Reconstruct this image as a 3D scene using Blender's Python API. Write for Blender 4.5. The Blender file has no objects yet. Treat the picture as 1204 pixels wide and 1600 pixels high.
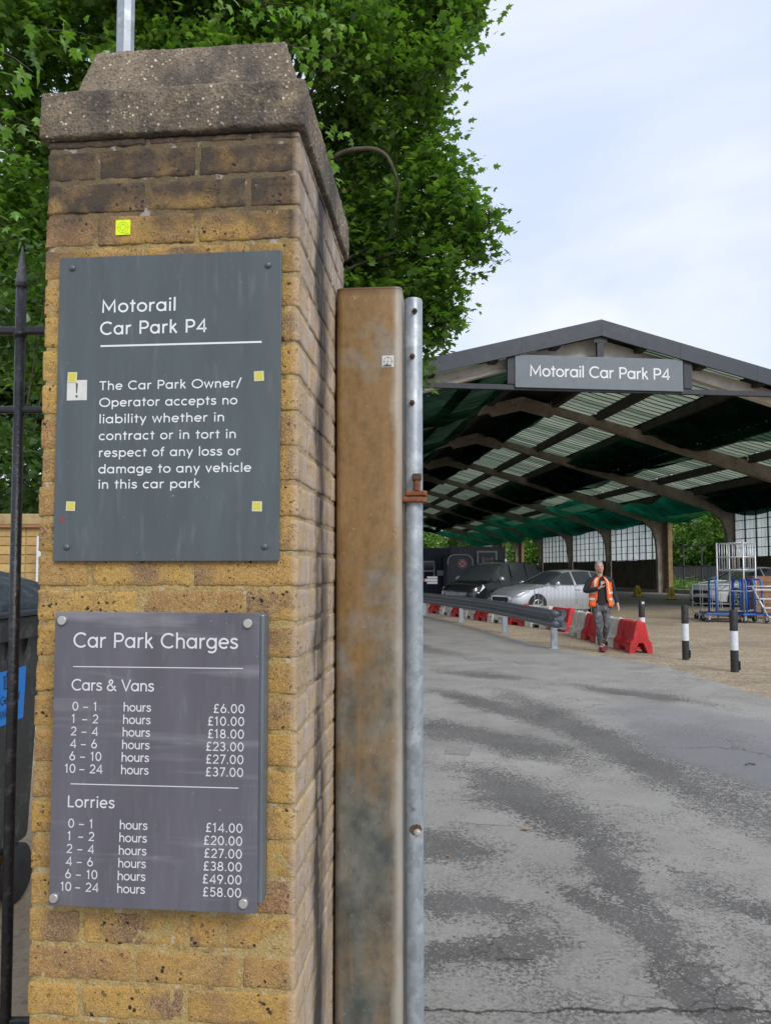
import bpy, math, random
import numpy as np
from mathutils import Vector, Matrix, noise as mnoise
R = math.radians
SC = bpy.context.scene
COL = SC.collection

# ------------------------------------------------------------------ camera
cam = bpy.data.cameras.new("camera"); camo = bpy.data.objects.new("camera", cam); COL.objects.link(camo)
camo.location = (0, 0, 1.6); camo.rotation_euler = (R(93.0), 0, 0)
cam.sensor_fit = 'HORIZONTAL'; cam.sensor_width = 36; cam.lens = 36 * 1156 / 1204
cam.shift_y = 29.4 / 1204; cam.clip_start = 0.05; cam.clip_end = 2000
SC.camera = camo

# ------------------------------------------------------------------ sky, sun, exposure
SUN_EL, SUN_AZ = R(38), R(150)          # azimuth clockwise from +Y
world = bpy.data.worlds.new("World"); SC.world = world; world.use_nodes = True
wn = world.node_tree; wn.nodes.clear()
def wnode(t, **k):
    n = wn.nodes.new(t)
    for a, v in k.items(): setattr(n, a, v)
    return n
sky = wnode('ShaderNodeTexSky', sky_type='NISHITA', sun_disc=False)
sky.sun_elevation = SUN_EL; sky.sun_rotation = SUN_AZ; sky.air_density = 1.0; sky.dust_density = 2.0
tc = wnode('ShaderNodeTexCoord')
mp = wnode('ShaderNodeMapping'); mp.inputs['Scale'].default_value = (1, 1, 2.2); mp.inputs['Rotation'].default_value = (0.2, 0.1, 0.6)
nz = wnode('ShaderNodeTexNoise'); nz.inputs['Scale'].default_value = 1.9; nz.inputs['Detail'].default_value = 7; nz.inputs['Roughness'].default_value = 0.5
nz.inputs['Distortion'].default_value = 0.5
rp = wnode('ShaderNodeValToRGB')
rp.color_ramp.elements[0].position = 0.40; rp.color_ramp.elements[0].color = (5.2, 5.95, 7.5, 1)
rp.color_ramp.elements[1].position = 0.60; rp.color_ramp.elements[1].color = (6.9, 7.2, 7.8, 1)
mx = wnode('ShaderNodeMix', data_type='RGBA'); mx.inputs[0].default_value = 0.88
bg = wnode('ShaderNodeBackground'); bg.inputs['Strength'].default_value = 0.1
wo = wnode('ShaderNodeOutputWorld')
L = wn.links.new
L(tc.outputs['Generated'], mp.inputs['Vector']); L(mp.outputs[0], nz.inputs['Vector']); L(nz.outputs['Fac'], rp.inputs['Fac'])
L(sky.outputs[0], mx.inputs[6]); L(rp.outputs[0], mx.inputs[7]); L(mx.outputs[2], bg.inputs[0]); L(bg.outputs[0], wo.inputs[0])
sl = bpy.data.lights.new("sun", 'SUN'); sl.energy = 1.5; sl.angle = R(25); sl.color = (1, 0.96, 0.9)
so = bpy.data.objects.new("sun", sl); COL.objects.link(so)
_sd = Vector((math.sin(SUN_AZ) * math.cos(SUN_EL), math.cos(SUN_AZ) * math.cos(SUN_EL), math.sin(SUN_EL)))
so.rotation_euler = _sd.to_track_quat('Z', 'Y').to_euler()
SC.view_settings.view_transform = 'Standard'; SC.view_settings.look = 'None'
SC.view_settings.exposure = 0.54; SC.view_settings.gamma = 1; SC.view_settings.use_curve_mapping = False
SC.cycles.max_bounces = 8; SC.cycles.transparent_max_bounces = 16; SC.cycles.diffuse_bounces = 4
SC.cycles.use_adaptive_sampling = True

# ------------------------------------------------------------------ materials
class NT:
    def __init__(s, name):
        s.m = bpy.data.materials.new(name); s.m.use_nodes = True; s.t = s.m.node_tree; s.t.nodes.clear()
        s.out = s.t.nodes.new('ShaderNodeOutputMaterial')
        s.tc = s.t.nodes.new('ShaderNodeTexCoord'); s.obj = s.tc.outputs['Object']
    def put(s, inp, v):
        if isinstance(v, bpy.types.NodeSocket): s.t.links.new(v, inp)
        elif v is not None:
            try:
                if len(v) == 3 and inp.type == 'RGBA': v = (*v, 1)
            except TypeError: pass
            inp.default_value = v
    def node(s, t, ins=None, **k):
        n = s.t.nodes.new(t)
        for a, v in k.items(): setattr(n, a, v)
        for a, v in (ins or {}).items(): s.put(n.inputs[a], v)
        return n
    def pos(s): return s.node('ShaderNodeNewGeometry').outputs['Position']
    def rnd(s): return s.node('ShaderNodeObjectInfo').outputs['Random']
    def map(s, vec, loc=(0,0,0), rot=(0,0,0), sc=(1,1,1), typ='POINT'):
        return s.node('ShaderNodeMapping', {'Vector': vec, 'Location': loc, 'Rotation': rot, 'Scale': sc}, vector_type=typ).outputs[0]
    def noise(s, scale, vec=None, det=4, rough=0.55, dist=0, col=False):
        n = s.node('ShaderNodeTexNoise', {'Vector': vec or s.obj, 'Scale': scale, 'Detail': det, 'Roughness': rough, 'Distortion': dist})
        return n.outputs['Color' if col else 'Fac']
    def voro(s, scale, vec=None, feat='F1', out='Distance', rnd=1):
        return s.node('ShaderNodeTexVoronoi', {'Vector': vec or s.obj, 'Scale': scale, 'Randomness': rnd}, feature=feat).outputs[out]
    def ramp(s, fac, stops, interp='LINEAR'):
        n = s.node('ShaderNodeValToRGB', {'Fac': fac}); r = n.color_ramp; r.interpolation = interp
        while len(r.elements) < len(stops): r.elements.new(0.5)
        for e, (p, c) in zip(r.elements, stops):
            e.position = p; e.color = (c, c, c, 1) if isinstance(c, (int, float)) else (*c, 1)
        return n.outputs['Color']
    def mix(s, fac, a, b, mode='MIX'):
        n = s.node('ShaderNodeMix', data_type='RGBA', blend_type=mode)
        s.put(n.inputs[0], fac); s.put(n.inputs[6], a); s.put(n.inputs[7], b); return n.outputs[2]
    def ma(s, op, a, b=None, c=None, clamp=False):
        n = s.node('ShaderNodeMath', operation=op, use_clamp=clamp)
        s.put(n.inputs[0], a)
        if b is not None: s.put(n.inputs[1], b)
        if c is not None: s.put(n.inputs[2], c)
        return n.outputs[0]
    def sep(s, vec): return s.node('ShaderNodeSeparateXYZ', {0: vec}).outputs
    def rng(s, v, a, b, c=0., d=1.):
        return s.node('ShaderNodeMapRange', {0: v, 1: a, 2: b, 3: c, 4: d}).outputs[0]
    def bump(s, h, st=0.5, d=0.01, nrm=None):
        n = s.node('ShaderNodeBump', {'Height': h, 'Strength': st, 'Distance': d})
        if nrm is not None: s.put(n.inputs['Normal'], nrm)
        return n.outputs[0]
    def bsdf(s, col, rough=0.6, metal=0.0, nrm=None, **k):
        n = s.node('ShaderNodeBsdfPrincipled', {'Base Color': col, 'Roughness': rough, 'Metallic': metal})
        if nrm is not None: s.put(n.inputs['Normal'], nrm)
        for a, v in k.items(): s.put(n.inputs[a.replace('_', ' ')], v)
        return n.outputs[0]
    def end(s, sh):
        s.t.links.new(sh, s.out.inputs['Surface']); return s.m

def paint(name, col, rough=0.5, metal=0.0, var=0.18, dirt=(0.12, 0.10, 0.08), dirtamt=0.15, bump=0.15, scale=6, coat=0.0):
    n = NT(name)
    a = n.noise(scale, det=5)
    c = n.mix(n.rng(a, 0.3, 0.7), tuple(x * (1 - var) for x in col), tuple(min(1, x * (1 + var)) for x in col))
    b = n.noise(scale * 3.1, det=6, rough=0.7)
    c = n.mix(n.ma('MULTIPLY', n.rng(b, 0.52, 0.72), dirtamt), c, dirt)
    r = n.rng(b, 0.3, 0.7, max(0.02, rough - 0.08), min(1, rough + 0.12))
    nr = n.bump(n.noise(scale * 12, det=3), bump, 0.004)
    return n.end(n.bsdf(c, r, metal, nr, Coat_Weight=coat, Coat_Roughness=0.08))

M = {}
def brick_mat(name, pillar=True):
    n = NT(name)
    o = n.obj
    rv = n.rnd()
    off = n.node('ShaderNodeVectorMath', {0: o, 1: n.node('ShaderNodeCombineXYZ', {0: n.ma('MULTIPLY', rv, 37.0), 1: n.ma('MULTIPLY', rv, 11.0), 2: n.ma('MULTIPLY', rv, 23.0)}).outputs[0]}, operation='ADD').outputs[0]
    base = n.ramp(rv, [(0.0, (0.56, 0.33, 0.07)), (0.22, (0.47, 0.27, 0.065)), (0.42, (0.60, 0.37, 0.09)), (0.58, (0.40, 0.225, 0.08)), (0.72, (0.54, 0.32, 0.075)), (0.86, (0.35, 0.185, 0.095)), (1.0, (0.58, 0.345, 0.08))])
    big = n.noise(9, off, 3, 0.5)
    c = n.mix(n.rng(big, 0.48, 0.66), base, (0.235, 0.14, 0.085))
    c = n.mix(n.ma('MULTIPLY', n.rng(n.noise(16, off, 4), 0.56, 0.72), 0.85), c, (0.50, 0.33, 0.12))
    fine = n.noise(260, off, 5, 0.75)
    c = n.mix(n.ma('MULTIPLY', n.rng(fine, 0.49, 0.58), 0.5), c, (0.68, 0.50, 0.24))
    c = n.mix(n.ma('MULTIPLY', n.rng(n.noise(330, n.map(off, loc=(3, 3, 3)), 3, 0.8), 0.53, 0.60), 0.45), c, (0.16, 0.09, 0.035))
    c = n.mix(n.ma('MULTIPLY', n.rng(n.noise(150, off, 5, 0.8), 0.52, 0.64), 0.48), c, (0.17, 0.095, 0.04))
    c = n.mix(n.ma('MULTIPLY', n.rng(n.noise(48, off, 5, 0.7), 0.54, 0.68), 0.5), c, (0.20, 0.12, 0.06))
    # black burnt-ash pits, only in patches
    vd = n.voro(70, n.mix(0.012, off, n.noise(90, off, col=True)))
    pat = n.rng(n.noise(11, off, 2), 0.47, 0.58)
    pit = n.ma('MULTIPLY', n.ma('MULTIPLY', n.rng(vd, 0.30, 0.20), n.rng(n.sep(n.voro(70, off, out='Color'))[0], 0.45, 0.5)), pat)
    vs = n.voro(150, off)
    pit2 = n.ma('MULTIPLY', n.rng(vs, 0.22, 0.12), n.rng(n.noise(21, off, 2), 0.46, 0.6))
    pit = n.ma('MAXIMUM', pit, n.ma('MULTIPLY', pit2, 0.8))
    c = n.mix(pit, c, (0.025, 0.02, 0.018))
    if pillar:
        x, y, z = n.sep(o)[0], n.sep(o)[1], n.sep(o)[2]
        wob = n.noise(7, o, 5, 0.6)
        # soot that has collected under the coping
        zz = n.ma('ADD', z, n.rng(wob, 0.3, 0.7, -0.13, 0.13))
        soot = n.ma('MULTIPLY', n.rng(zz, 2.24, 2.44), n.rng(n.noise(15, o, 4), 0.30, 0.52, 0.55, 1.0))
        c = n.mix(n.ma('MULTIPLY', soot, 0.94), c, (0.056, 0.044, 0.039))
        # white salts and the black run down the flank
        flank = n.rng(x, -0.018, -0.004)
        salt = n.ma('MULTIPLY', n.ma('MULTIPLY', n.rng(n.noise(22, n.map(o, sc=(1, 1, 0.45)), 5, 0.65), 0.44, 0.62), n.rng(y, 0.0, 0.06)), flank)
        c = n.mix(n.ma('MULTIPLY', flank, 0.5), c, (0.60, 0.48, 0.36))  # whole flank lightened: sunlight on this side painted into the brick colour
        c = n.mix(n.ma('MULTIPLY', salt, 0.8), c, (0.52, 0.46, 0.44))
        yw = n.ma('ADD', y, n.rng(n.noise(4, o, 3), 0.3, 0.7, -0.05, 0.05))
        st = n.ma('MULTIPLY', n.rng(yw, 0.19, 0.25), n.rng(yw, 0.42, 0.31))
        st = n.ma('MULTIPLY', n.ma('MULTIPLY', st, flank), n.rng(n.noise(9, n.map(o, sc=(1, 1, 0.3)), 4), 0.32, 0.46, 0.45, 0.97))
        c = n.mix(st, c, (0.035, 0.030, 0.030))
        grime = n.ma('MULTIPLY', n.rng(n.noise(5, n.map(o, sc=(1, 1, 0.5)), 4, 0.6), 0.54, 0.7), 0.38)
        c = n.mix(grime, c, (0.19, 0.14, 0.10))
        # white lime flecks on the front
        fl = n.ma('MULTIPLY', n.rng(n.noise(75, o, 4, 0.7), 0.66, 0.71), n.rng(n.noise(9, o, 2), 0.5, 0.6))
        c = n.mix(n.ma('MULTIPLY', fl, 0.8), c, (0.68, 0.64, 0.58))
    h = n.ma('ADD', n.ma('MULTIPLY', fine, 0.5), n.ma('MULTIPLY', n.noise(90, off, 5, 0.7), 0.8))
    h = n.ma('SUBTRACT', h, n.ma('MULTIPLY', pit, 1.2))
    return n.end(n.bsdf(c, 0.92, 0, n.bump(h, 0.9, 0.007)))
M['brick'] = brick_mat('stock_brick')

def mortar_mat():
    n = NT('lime_mortar'); o = n.obj
    c = n.mix(n.rng(n.noise(18, o, 4), 0.35, 0.65), (0.36, 0.245, 0.075), (0.48, 0.345, 0.13))
    c = n.mix(n.ma('MULTIPLY', n.rng(n.noise(240, o, 5, 0.8), 0.49, 0.58), 0.5), c, (0.62, 0.50, 0.30))
    c = n.mix(n.ma('MULTIPLY', n.rng(n.noise(300, n.map(o, loc=(2, 1, 4)), 4, 0.8), 0.53, 0.60), 0.55), c, (0.13, 0.085, 0.04))
    c = n.mix(n.ma('MULTIPLY', n.rng(n.noise(24, o, 4, 0.7), 0.56, 0.68), 0.7), c, (0.12, 0.085, 0.05))
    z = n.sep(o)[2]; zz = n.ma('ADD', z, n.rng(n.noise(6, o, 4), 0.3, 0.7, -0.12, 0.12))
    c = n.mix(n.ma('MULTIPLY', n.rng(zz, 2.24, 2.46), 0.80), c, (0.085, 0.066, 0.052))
    c = n.mix(n.ma('MULTIPLY', n.rng(n.noise(30, o, 3), 0.60, 0.66), 0.5), c, (0.55, 0.52, 0.48))
    xx, y = n.sep(o)[0], n.sep(o)[1]; flank = n.rng(xx, -0.018, -0.006)
    yw = n.ma('ADD', y, n.rng(n.noise(4, o, 3), 0.3, 0.7, -0.05, 0.05))
    st = n.ma('MULTIPLY', n.ma('MULTIPLY', n.rng(yw, 0.19, 0.25), n.rng(yw, 0.42, 0.31)), flank)
    c = n.mix(n.ma('MULTIPLY', flank, 0.4), c, (0.42, 0.35, 0.28))  # mortar lightened likewise, the flank's sunlight painted in
    c = n.mix(n.ma('MULTIPLY', st, 0.9), c, (0.03, 0.026, 0.025))
    h = n.ma('ADD', n.noise(140, o, 5, 0.75), n.noise(35, o, 4))
    return n.end(n.bsdf(c, 0.95, 0, n.bump(h, 0.9, 0.005)))
M['mortar'] = mortar_mat()

def aggregate_mat():
    n = NT('exposed_aggregate_concrete'); o = n.obj
    c = n.mix(n.rng(n.noise(9, o, 4), 0.35, 0.65), (0.13, 0.105, 0.075), (0.25, 0.205, 0.15))
    vc = n.voro(150, o, out='Color'); vd = n.voro(150, o)
    peb = n.ramp(n.sep(vc)[0], [(0.0, (0.09, 0.06, 0.045)), (0.3, (0.20, 0.15, 0.10)), (0.6, (0.26, 0.17, 0.10)), (0.8, (0.14, 0.115, 0.095)), (0.93, (0.42, 0.33, 0.22)), (1.0, (0.60, 0.54, 0.44))])
    c = n.mix(n.ma('MULTIPLY', n.rng(vd, 0.5, 0.32), 0.85), c, peb)
    c = n.mix(n.ma('MULTIPLY', n.rng(n.noise(110, o, 4, 0.8), 0.50, 0.60), 0.6), c, (0.055, 0.042, 0.034))
    v2 = n.voro(70, o); c2 = n.sep(n.voro(70, o, out='Color'))[1]
    c = n.mix(n.ma('MULTIPLY', n.rng(v2, 0.24, 0.18), n.rng(c2, 0.66, 0.74)), c, (0.60, 0.54, 0.44))
    c = n.mix(n.ma('MULTIPLY', n.rng(n.noise(4.2, n.map(o, sc=(1, 1, 0.45)), 5, 0.65), 0.46, 0.58), 0.74), c, (0.046, 0.041, 0.040))
    c = n.mix(n.ma('MULTIPLY', n.rng(n.noise(12, o, 3), 0.62, 0.7), 0.4), c, (0.33, 0.26, 0.14))
    h = n.ma('ADD', n.ma('MULTIPLY', n.ma('SUBTRACT', 1.0, vd), 1.0), n.noise(60, o, 4))
    return n.end(n.bsdf(c, 0.93, 0, n.bump(h, 0.7, 0.004)))
M['aggregate'] = aggregate_mat()

def rust_post_mat():
    n = NT('patinated_steel_plate'); o = n.obj
    z = n.sep(o)[2]; x = n.sep(o)[0]
    streak = n.noise(6, n.map(o, sc=(2.2, 2.2, 0.8)), 6, 0.65)
    c = n.mix(n.rng(streak, 0.34, 0.66), (0.215, 0.128, 0.046), (0.28, 0.172, 0.070))
    zw = n.ma('ADD', z, n.rng(n.noise(3.2, o, 5, 0.6), 0.3, 0.7, -0.55, 0.55))
    mot = n.noise(34, n.map(o, sc=(1.2, 1.2, 0.7)), 8, 0.8)
    c = n.mix(n.ma('MULTIPLY', n.rng(mot, 0.50, 0.60), 0.45), c, (0.115, 0.068, 0.03))
    c = n.mix(n.ma('MULTIPLY', n.rng(mot, 0.46, 0.38), 0.35), c, (0.36, 0.25, 0.13))
    low = n.rng(zw, 1.60, 1.0)
    grn = n.mix(n.rng(n.noise(11, o, 5), 0.35, 0.65), (0.070, 0.088, 0.088), (0.20, 0.205, 0.18))
    grn = n.mix(n.ma('MULTIPLY', n.rng(mot, 0.5, 0.62), 0.5), grn, (0.05, 0.055, 0.05))
    c = n.mix(n.ma('MULTIPLY', low, n.rng(n.noise(5, n.map(o, sc=(2, 2, 0.6)), 5), 0.34, 0.55, 0.50, 0.95)), c, grn)
    c = n.mix(n.ma('MULTIPLY', n.rng(n.noise(4.5, n.map(o, loc=(3, 1, 2)), 5), 0.58, 0.72), 0.7), c, (0.27, 0.31, 0.33))
    c = n.mix(n.ma('MULTIPLY', n.rng(n.noise(7, n.map(o, sc=(5, 3, 0.25), loc=(5, 0, 0)), 4), 0.56, 0.72), 0.55), c, (0.34, 0.17, 0.055))
    # bare zinc showing along the rounded corner
    edge = n.ma('MULTIPLY', n.rng(n.ma('ADD', x, n.rng(n.noise(6, o, 4), 0.3, 0.7, -0.012, 0.012)), 0.155, 0.176), n.rng(n.noise(4, n.map(o, sc=(1, 1, 0.7)), 4), 0.36, 0.52, 0.35, 1.0))
    c = n.mix(n.ma('MULTIPLY', edge, 0.8), c, (0.40, 0.37, 0.32))
    scr = n.ma('MULTIPLY', n.rng(n.noise(70, n.map(o, rot=(0.5, 0.4, 0.9)), 2, 0.5, 1.2), 0.70, 0.73), 0.35)
    c = n.mix(scr, c, (0.50, 0.40, 0.26))
    c = n.mix(n.ma('MULTIPLY', n.rng(z, 2.375, 2.398), 0.5), c, (0.07, 0.03, 0.02))
    rough = n.rng(streak, 0.3, 0.7, 0.42, 0.62)
    return n.end(n.bsdf(c, rough, 0.15, n.bump(n.noise(40, o, 4), 0.15, 0.003)))
M['rust_post'] = rust_post_mat()

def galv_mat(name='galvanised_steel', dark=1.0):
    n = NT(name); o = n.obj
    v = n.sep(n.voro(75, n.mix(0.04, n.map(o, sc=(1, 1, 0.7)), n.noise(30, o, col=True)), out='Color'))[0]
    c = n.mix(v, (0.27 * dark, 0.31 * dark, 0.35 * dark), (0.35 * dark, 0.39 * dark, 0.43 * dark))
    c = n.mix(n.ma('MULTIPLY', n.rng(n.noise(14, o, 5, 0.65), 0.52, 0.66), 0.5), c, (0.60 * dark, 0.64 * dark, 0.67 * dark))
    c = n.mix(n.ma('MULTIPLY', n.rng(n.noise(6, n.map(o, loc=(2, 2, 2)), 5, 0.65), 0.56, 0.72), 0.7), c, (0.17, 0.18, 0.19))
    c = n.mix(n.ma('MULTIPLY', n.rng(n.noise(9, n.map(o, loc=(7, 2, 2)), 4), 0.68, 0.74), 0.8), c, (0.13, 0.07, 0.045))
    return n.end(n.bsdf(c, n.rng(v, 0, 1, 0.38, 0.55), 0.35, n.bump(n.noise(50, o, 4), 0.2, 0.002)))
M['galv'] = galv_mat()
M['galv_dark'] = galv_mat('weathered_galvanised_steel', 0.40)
M['rust'] = paint('rusted_steel', (0.24, 0.085, 0.035), 0.75, 0.1, 0.35, (0.05, 0.03, 0.02), 0.6, 0.5, 40)
M['rust_dark'] = paint('dark_rusted_steel', (0.10, 0.055, 0.035), 0.75, 0.2, 0.35, (0.35, 0.28, 0.22), 0.3, 0.5, 60)
M['iron'] = paint('black_gloss_ironwork', (0.012, 0.013, 0.017), 0.32, 0, 0.3, (0.16, 0.17, 0.19), 0.35, 0.4, 14)
M['iron_worn'] = paint('worn_primer_grey_iron', (0.075, 0.078, 0.088), 0.5, 0.1, 0.4, (0.30, 0.31, 0.33), 0.7, 0.4, 60)

def sign_mat(name, c1, streak=0.0, rough=0.35, coat=0.0):
    n = NT(name); o = n.obj
    s = n.noise(5, n.map(o, sc=(3.0, 1, 0.5)), 5, 0.6)
    c = n.mix(n.rng(s, 0.3, 0.7), tuple(a * 0.86 for a in c1), tuple(a * 1.14 for a in c1))
    c = n.mix(n.ma('MULTIPLY', n.rng(n.noise(90, o, 3, 0.6), 0.70, 0.74), 0.6), c, (0.35, 0.37, 0.38))
    c = n.mix(n.ma('MULTIPLY', n.rng(n.noise(26, n.map(o, sc=(2, 1, 0.35)), 5), 0.56, 0.75), 0.22), c, (0.26, 0.28, 0.29))
    if streak:  # glossy reflections on the acrylic, painted as pale bands in the colour
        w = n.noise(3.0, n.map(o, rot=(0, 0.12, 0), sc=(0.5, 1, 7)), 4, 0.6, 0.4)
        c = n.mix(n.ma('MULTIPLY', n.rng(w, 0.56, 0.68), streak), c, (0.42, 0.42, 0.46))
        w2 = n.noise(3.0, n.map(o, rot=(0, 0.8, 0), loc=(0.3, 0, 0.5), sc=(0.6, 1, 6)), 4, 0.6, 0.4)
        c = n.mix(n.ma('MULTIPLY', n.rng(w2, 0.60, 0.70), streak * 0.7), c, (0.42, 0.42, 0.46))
    return n.end(n.bsdf(c, n.rng(s, 0.3, 0.7, rough - 0.05, rough + 0.08), 0, n.bump(n.noise(30, o, 2), 0.04, 0.002), Coat_Weight=coat, Coat_Roughness=0.05))
M['sign_slate'] = sign_mat('slate_grey_painted_aluminium', (0.076, 0.096, 0.105), 0, 0.42)
M['sign_purple'] = sign_mat('purple_grey_print_under_acrylic', (0.112, 0.112, 0.142), 0.26, 0.22, 0.5)
M['white_vinyl'] = paint('white_vinyl_lettering', (0.74, 0.77, 0.80), 0.45, 0, 0.04, dirtamt=0.04)
M['grey_vinyl'] = paint('pale_print_lettering', (0.66, 0.67, 0.72), 0.4, 0, 0.03, dirtamt=0.03)
M['alu_box'] = paint('grey_anodised_frame', (0.16, 0.19, 0.22), 0.4, 0.4, 0.12)
M['alu_rim'] = paint('brushed_aluminium_cap', (0.55, 0.55, 0.52), 0.35, 0.6, 0.1, dirtamt=0.2)
M['alu'] = paint('aluminium_tube', (0.58, 0.60, 0.62), 0.38, 0.5, 0.1, dirtamt=0.15, scale=20)
M['screw'] = paint('grey_coated_screw_head', (0.10, 0.115, 0.125), 0.35, 0.2, 0.1)
M['lime'] = paint('fluorescent_lime_sticker', (0.72, 0.90, 0.01), 0.5, 0, 0.05, dirtamt=0.05)
M['lime_line'] = paint('dark_lime_print', (0.38, 0.56, 0.01), 0.5, 0, 0.05)
M['yellow_st'] = paint('yellow_sticker_centre', (0.62, 0.54, 0.08), 0.55, 0, 0.1)
M['yellow_edge'] = paint('pale_yellow_sticker_edge', (0.60, 0.61, 0.36), 0.55, 0, 0.08)
M['white_st'] = paint('white_paper_sticker', (0.66, 0.66, 0.64), 0.55, 0, 0.05, dirtamt=0.3)
M['ink'] = paint('black_print', (0.03, 0.032, 0.035), 0.5, 0, 0.1)
M['slate_ink'] = paint('slate_print', (0.07, 0.09, 0.10), 0.5, 0, 0.1)
M['red_smudge'] = paint('red_paint_smudge', (0.20, 0.065, 0.07), 0.6, 0, 0.3)

# ------------------------------------------------------------------ mesh helpers
class MB:
    def __init__(s): s.v = []; s.f = []
    def add(s, vs, fs):
        k = len(s.v); s.v += [tuple(p) for p in vs]; s.f += [tuple(i + k for i in q) for q in fs]; return s
    def box(s, x0, x1, y0, y1, z0, z1):
        return s.add([(x0,y0,z0),(x1,y0,z0),(x1,y1,z0),(x0,y1,z0),(x0,y0,z1),(x1,y0,z1),(x1,y1,z1),(x0,y1,z1)],
                     [(0,3,2,1),(4,5,6,7),(0,1,5,4),(1,2,6,5),(2,3,7,6),(3,0,4,7)])
    def tube(s, pts, r, n=8, cap=True, r2=None):
        pts = [Vector(p) for p in pts]; k = len(s.v); N = len(pts)
        rs = r if isinstance(r, (list, tuple)) else [r + (0 if r2 is None else (r2 - r) * i / (N - 1)) for i in range(N)]
        prev = None
        for i, p in enumerate(pts):
            d = ((pts[min(i+1, N-1)] - p).normalized() + (p - pts[max(i-1, 0)]).normalized())
            if d.length < 1e-6: d = Vector((0, 0, 1))
            d.normalize()
            if prev is None:
                a = d.cross(Vector((0, 0, 1)) if abs(d.z) < 0.9 else Vector((1, 0, 0))).normalized()
            else: a = (prev - d * prev.dot(d)).normalized()
            prev = a; b = d.cross(a)
            for j in range(n):
                t = 2 * math.pi * j / n
                s.v.append(tuple(p + (a * math.cos(t) + b * math.sin(t)) * rs[i]))
        for i in range(N - 1):
            for j in range(n):
                j2 = (j + 1) % n
                s.f.append((k+i*n+j, k+i*n+j2, k+(i+1)*n+j2, k+(i+1)*n+j))
        if cap:
            s.f.append(tuple(k + j for j in reversed(range(n)))); s.f.append(tuple(k + (N-1)*n + j for j in range(n)))
        return s
    def lathe(s, prof, n=24, axis='Z', c=(0, 0, 0), cap=True):
        k = len(s.v)
        for (r, h) in prof:
            for j in range(n):
                t = 2 * math.pi * j / n; a, b = r * math.cos(t), r * math.sin(t)
                p = {'Z': (a, b, h), 'Y': (a, h, -b), 'X': (h, a, b)}[axis]
                s.v.append((p[0]+c[0], p[1]+c[1], p[2]+c[2]))
        for i in range(len(prof) - 1):
            for j in range(n):
                j2 = (j + 1) % n
                s.f.append((k+i*n+j, k+i*n+j2, k+(i+1)*n+j2, k+(i+1)*n+j))
        if cap:
            s.f.append(tuple(k + j for j in reversed(range(n)))); s.f.append(tuple(k + (len(prof)-1)*n + j for j in range(n)))
        return s
    def prism(s, poly, a0, a1, axis='Y'):
        # poly in the two other axes, extruded from a0 to a1
        k = len(s.v); n = len(poly)
        for a in (a0, a1):
            for (p, q) in poly:
                s.v.append({'Y': (p, a, q), 'X': (a, p, q), 'Z': (p, q, a)}[axis])
        s.f.append(tuple(k + j for j in range(n))); s.f.append(tuple(k + n + j for j in reversed(range(n))))
        for j in range(n):
            j2 = (j + 1) % n; s.f.append((k+j2, k+j, k+n+j, k+n+j2))
        return s
    def xf(s, mat):
        s.v = [tuple(mat @ Vector(p)) for p in s.v]; return s
    def mesh(s, name, mat=None, smooth=False):
        me = bpy.data.meshes.new(name); me.from_pydata(s.v, [], s.f); me.update()
        if mat: me.materials.append(mat)
        if smooth: me.polygons.foreach_set('use_smooth', [True] * len(me.polygons))
        return me
    def build(s, name, mat=None, parent=None, smooth=False, bevel=0, fix=False, autosm=None, **k):
        me = s.mesh(name, mat, smooth)
        if fix:
            import bmesh
            b = bmesh.new(); b.from_mesh(me); bmesh.ops.recalc_face_normals(b, faces=b.faces); b.to_mesh(me); b.free()
        o = link(name, me, parent)
        if bevel:
            m = o.modifiers.new('bevel', 'BEVEL'); m.width = bevel; m.segments = 2; m.limit_method = 'ANGLE'; m.angle_limit = R(40)
        if autosm is not None:
            me.polygons.foreach_set('use_smooth', [True] * len(me.polygons))
            import bmesh
            b = bmesh.new(); b.from_mesh(me)
            for e in b.edges:
                if len(e.link_faces) == 2 and e.calc_face_angle(0) > R(autosm): e.smooth = False
            b.to_mesh(me); b.free()
        if k: tag(o, **k)
        return o

def link(name, data, parent=None, loc=None, rot=None):
    o = bpy.data.objects.new(name, data); COL.objects.link(o)
    if parent: o.parent = parent
    if loc: o.location = loc
    if rot: o.rotation_euler = rot
    return o
def tag(o, label=None, cat=None, group=None, kind=None):
    if label: o['label'] = label
    if cat: o['category'] = cat
    if group: o['group'] = group
    if kind: o['kind'] = kind
    return o
def empty(name, loc, rz=0, **k):
    o = bpy.data.objects.new(name, None); COL.objects.link(o); o.location = loc; o.rotation_euler = (0, 0, rz)
    o.empty_display_size = 0.1
    return tag(o, **k)
def kids(o, table):
    return table.get(o, [])
def copy_tree(root, loc, rz, **k):
    table = {}
    for q in COL.objects:
        if q.parent: table.setdefault(q.parent, []).append(q)
    def rec(o, par):
        c = o.copy(); COL.objects.link(c); c.parent = par
        for ch in table.get(o, []): rec(ch, c)
        return c
    c = rec(root, None); c.location = loc; c.rotation_euler = (0, 0, rz)
    return tag(c, **k)

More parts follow.
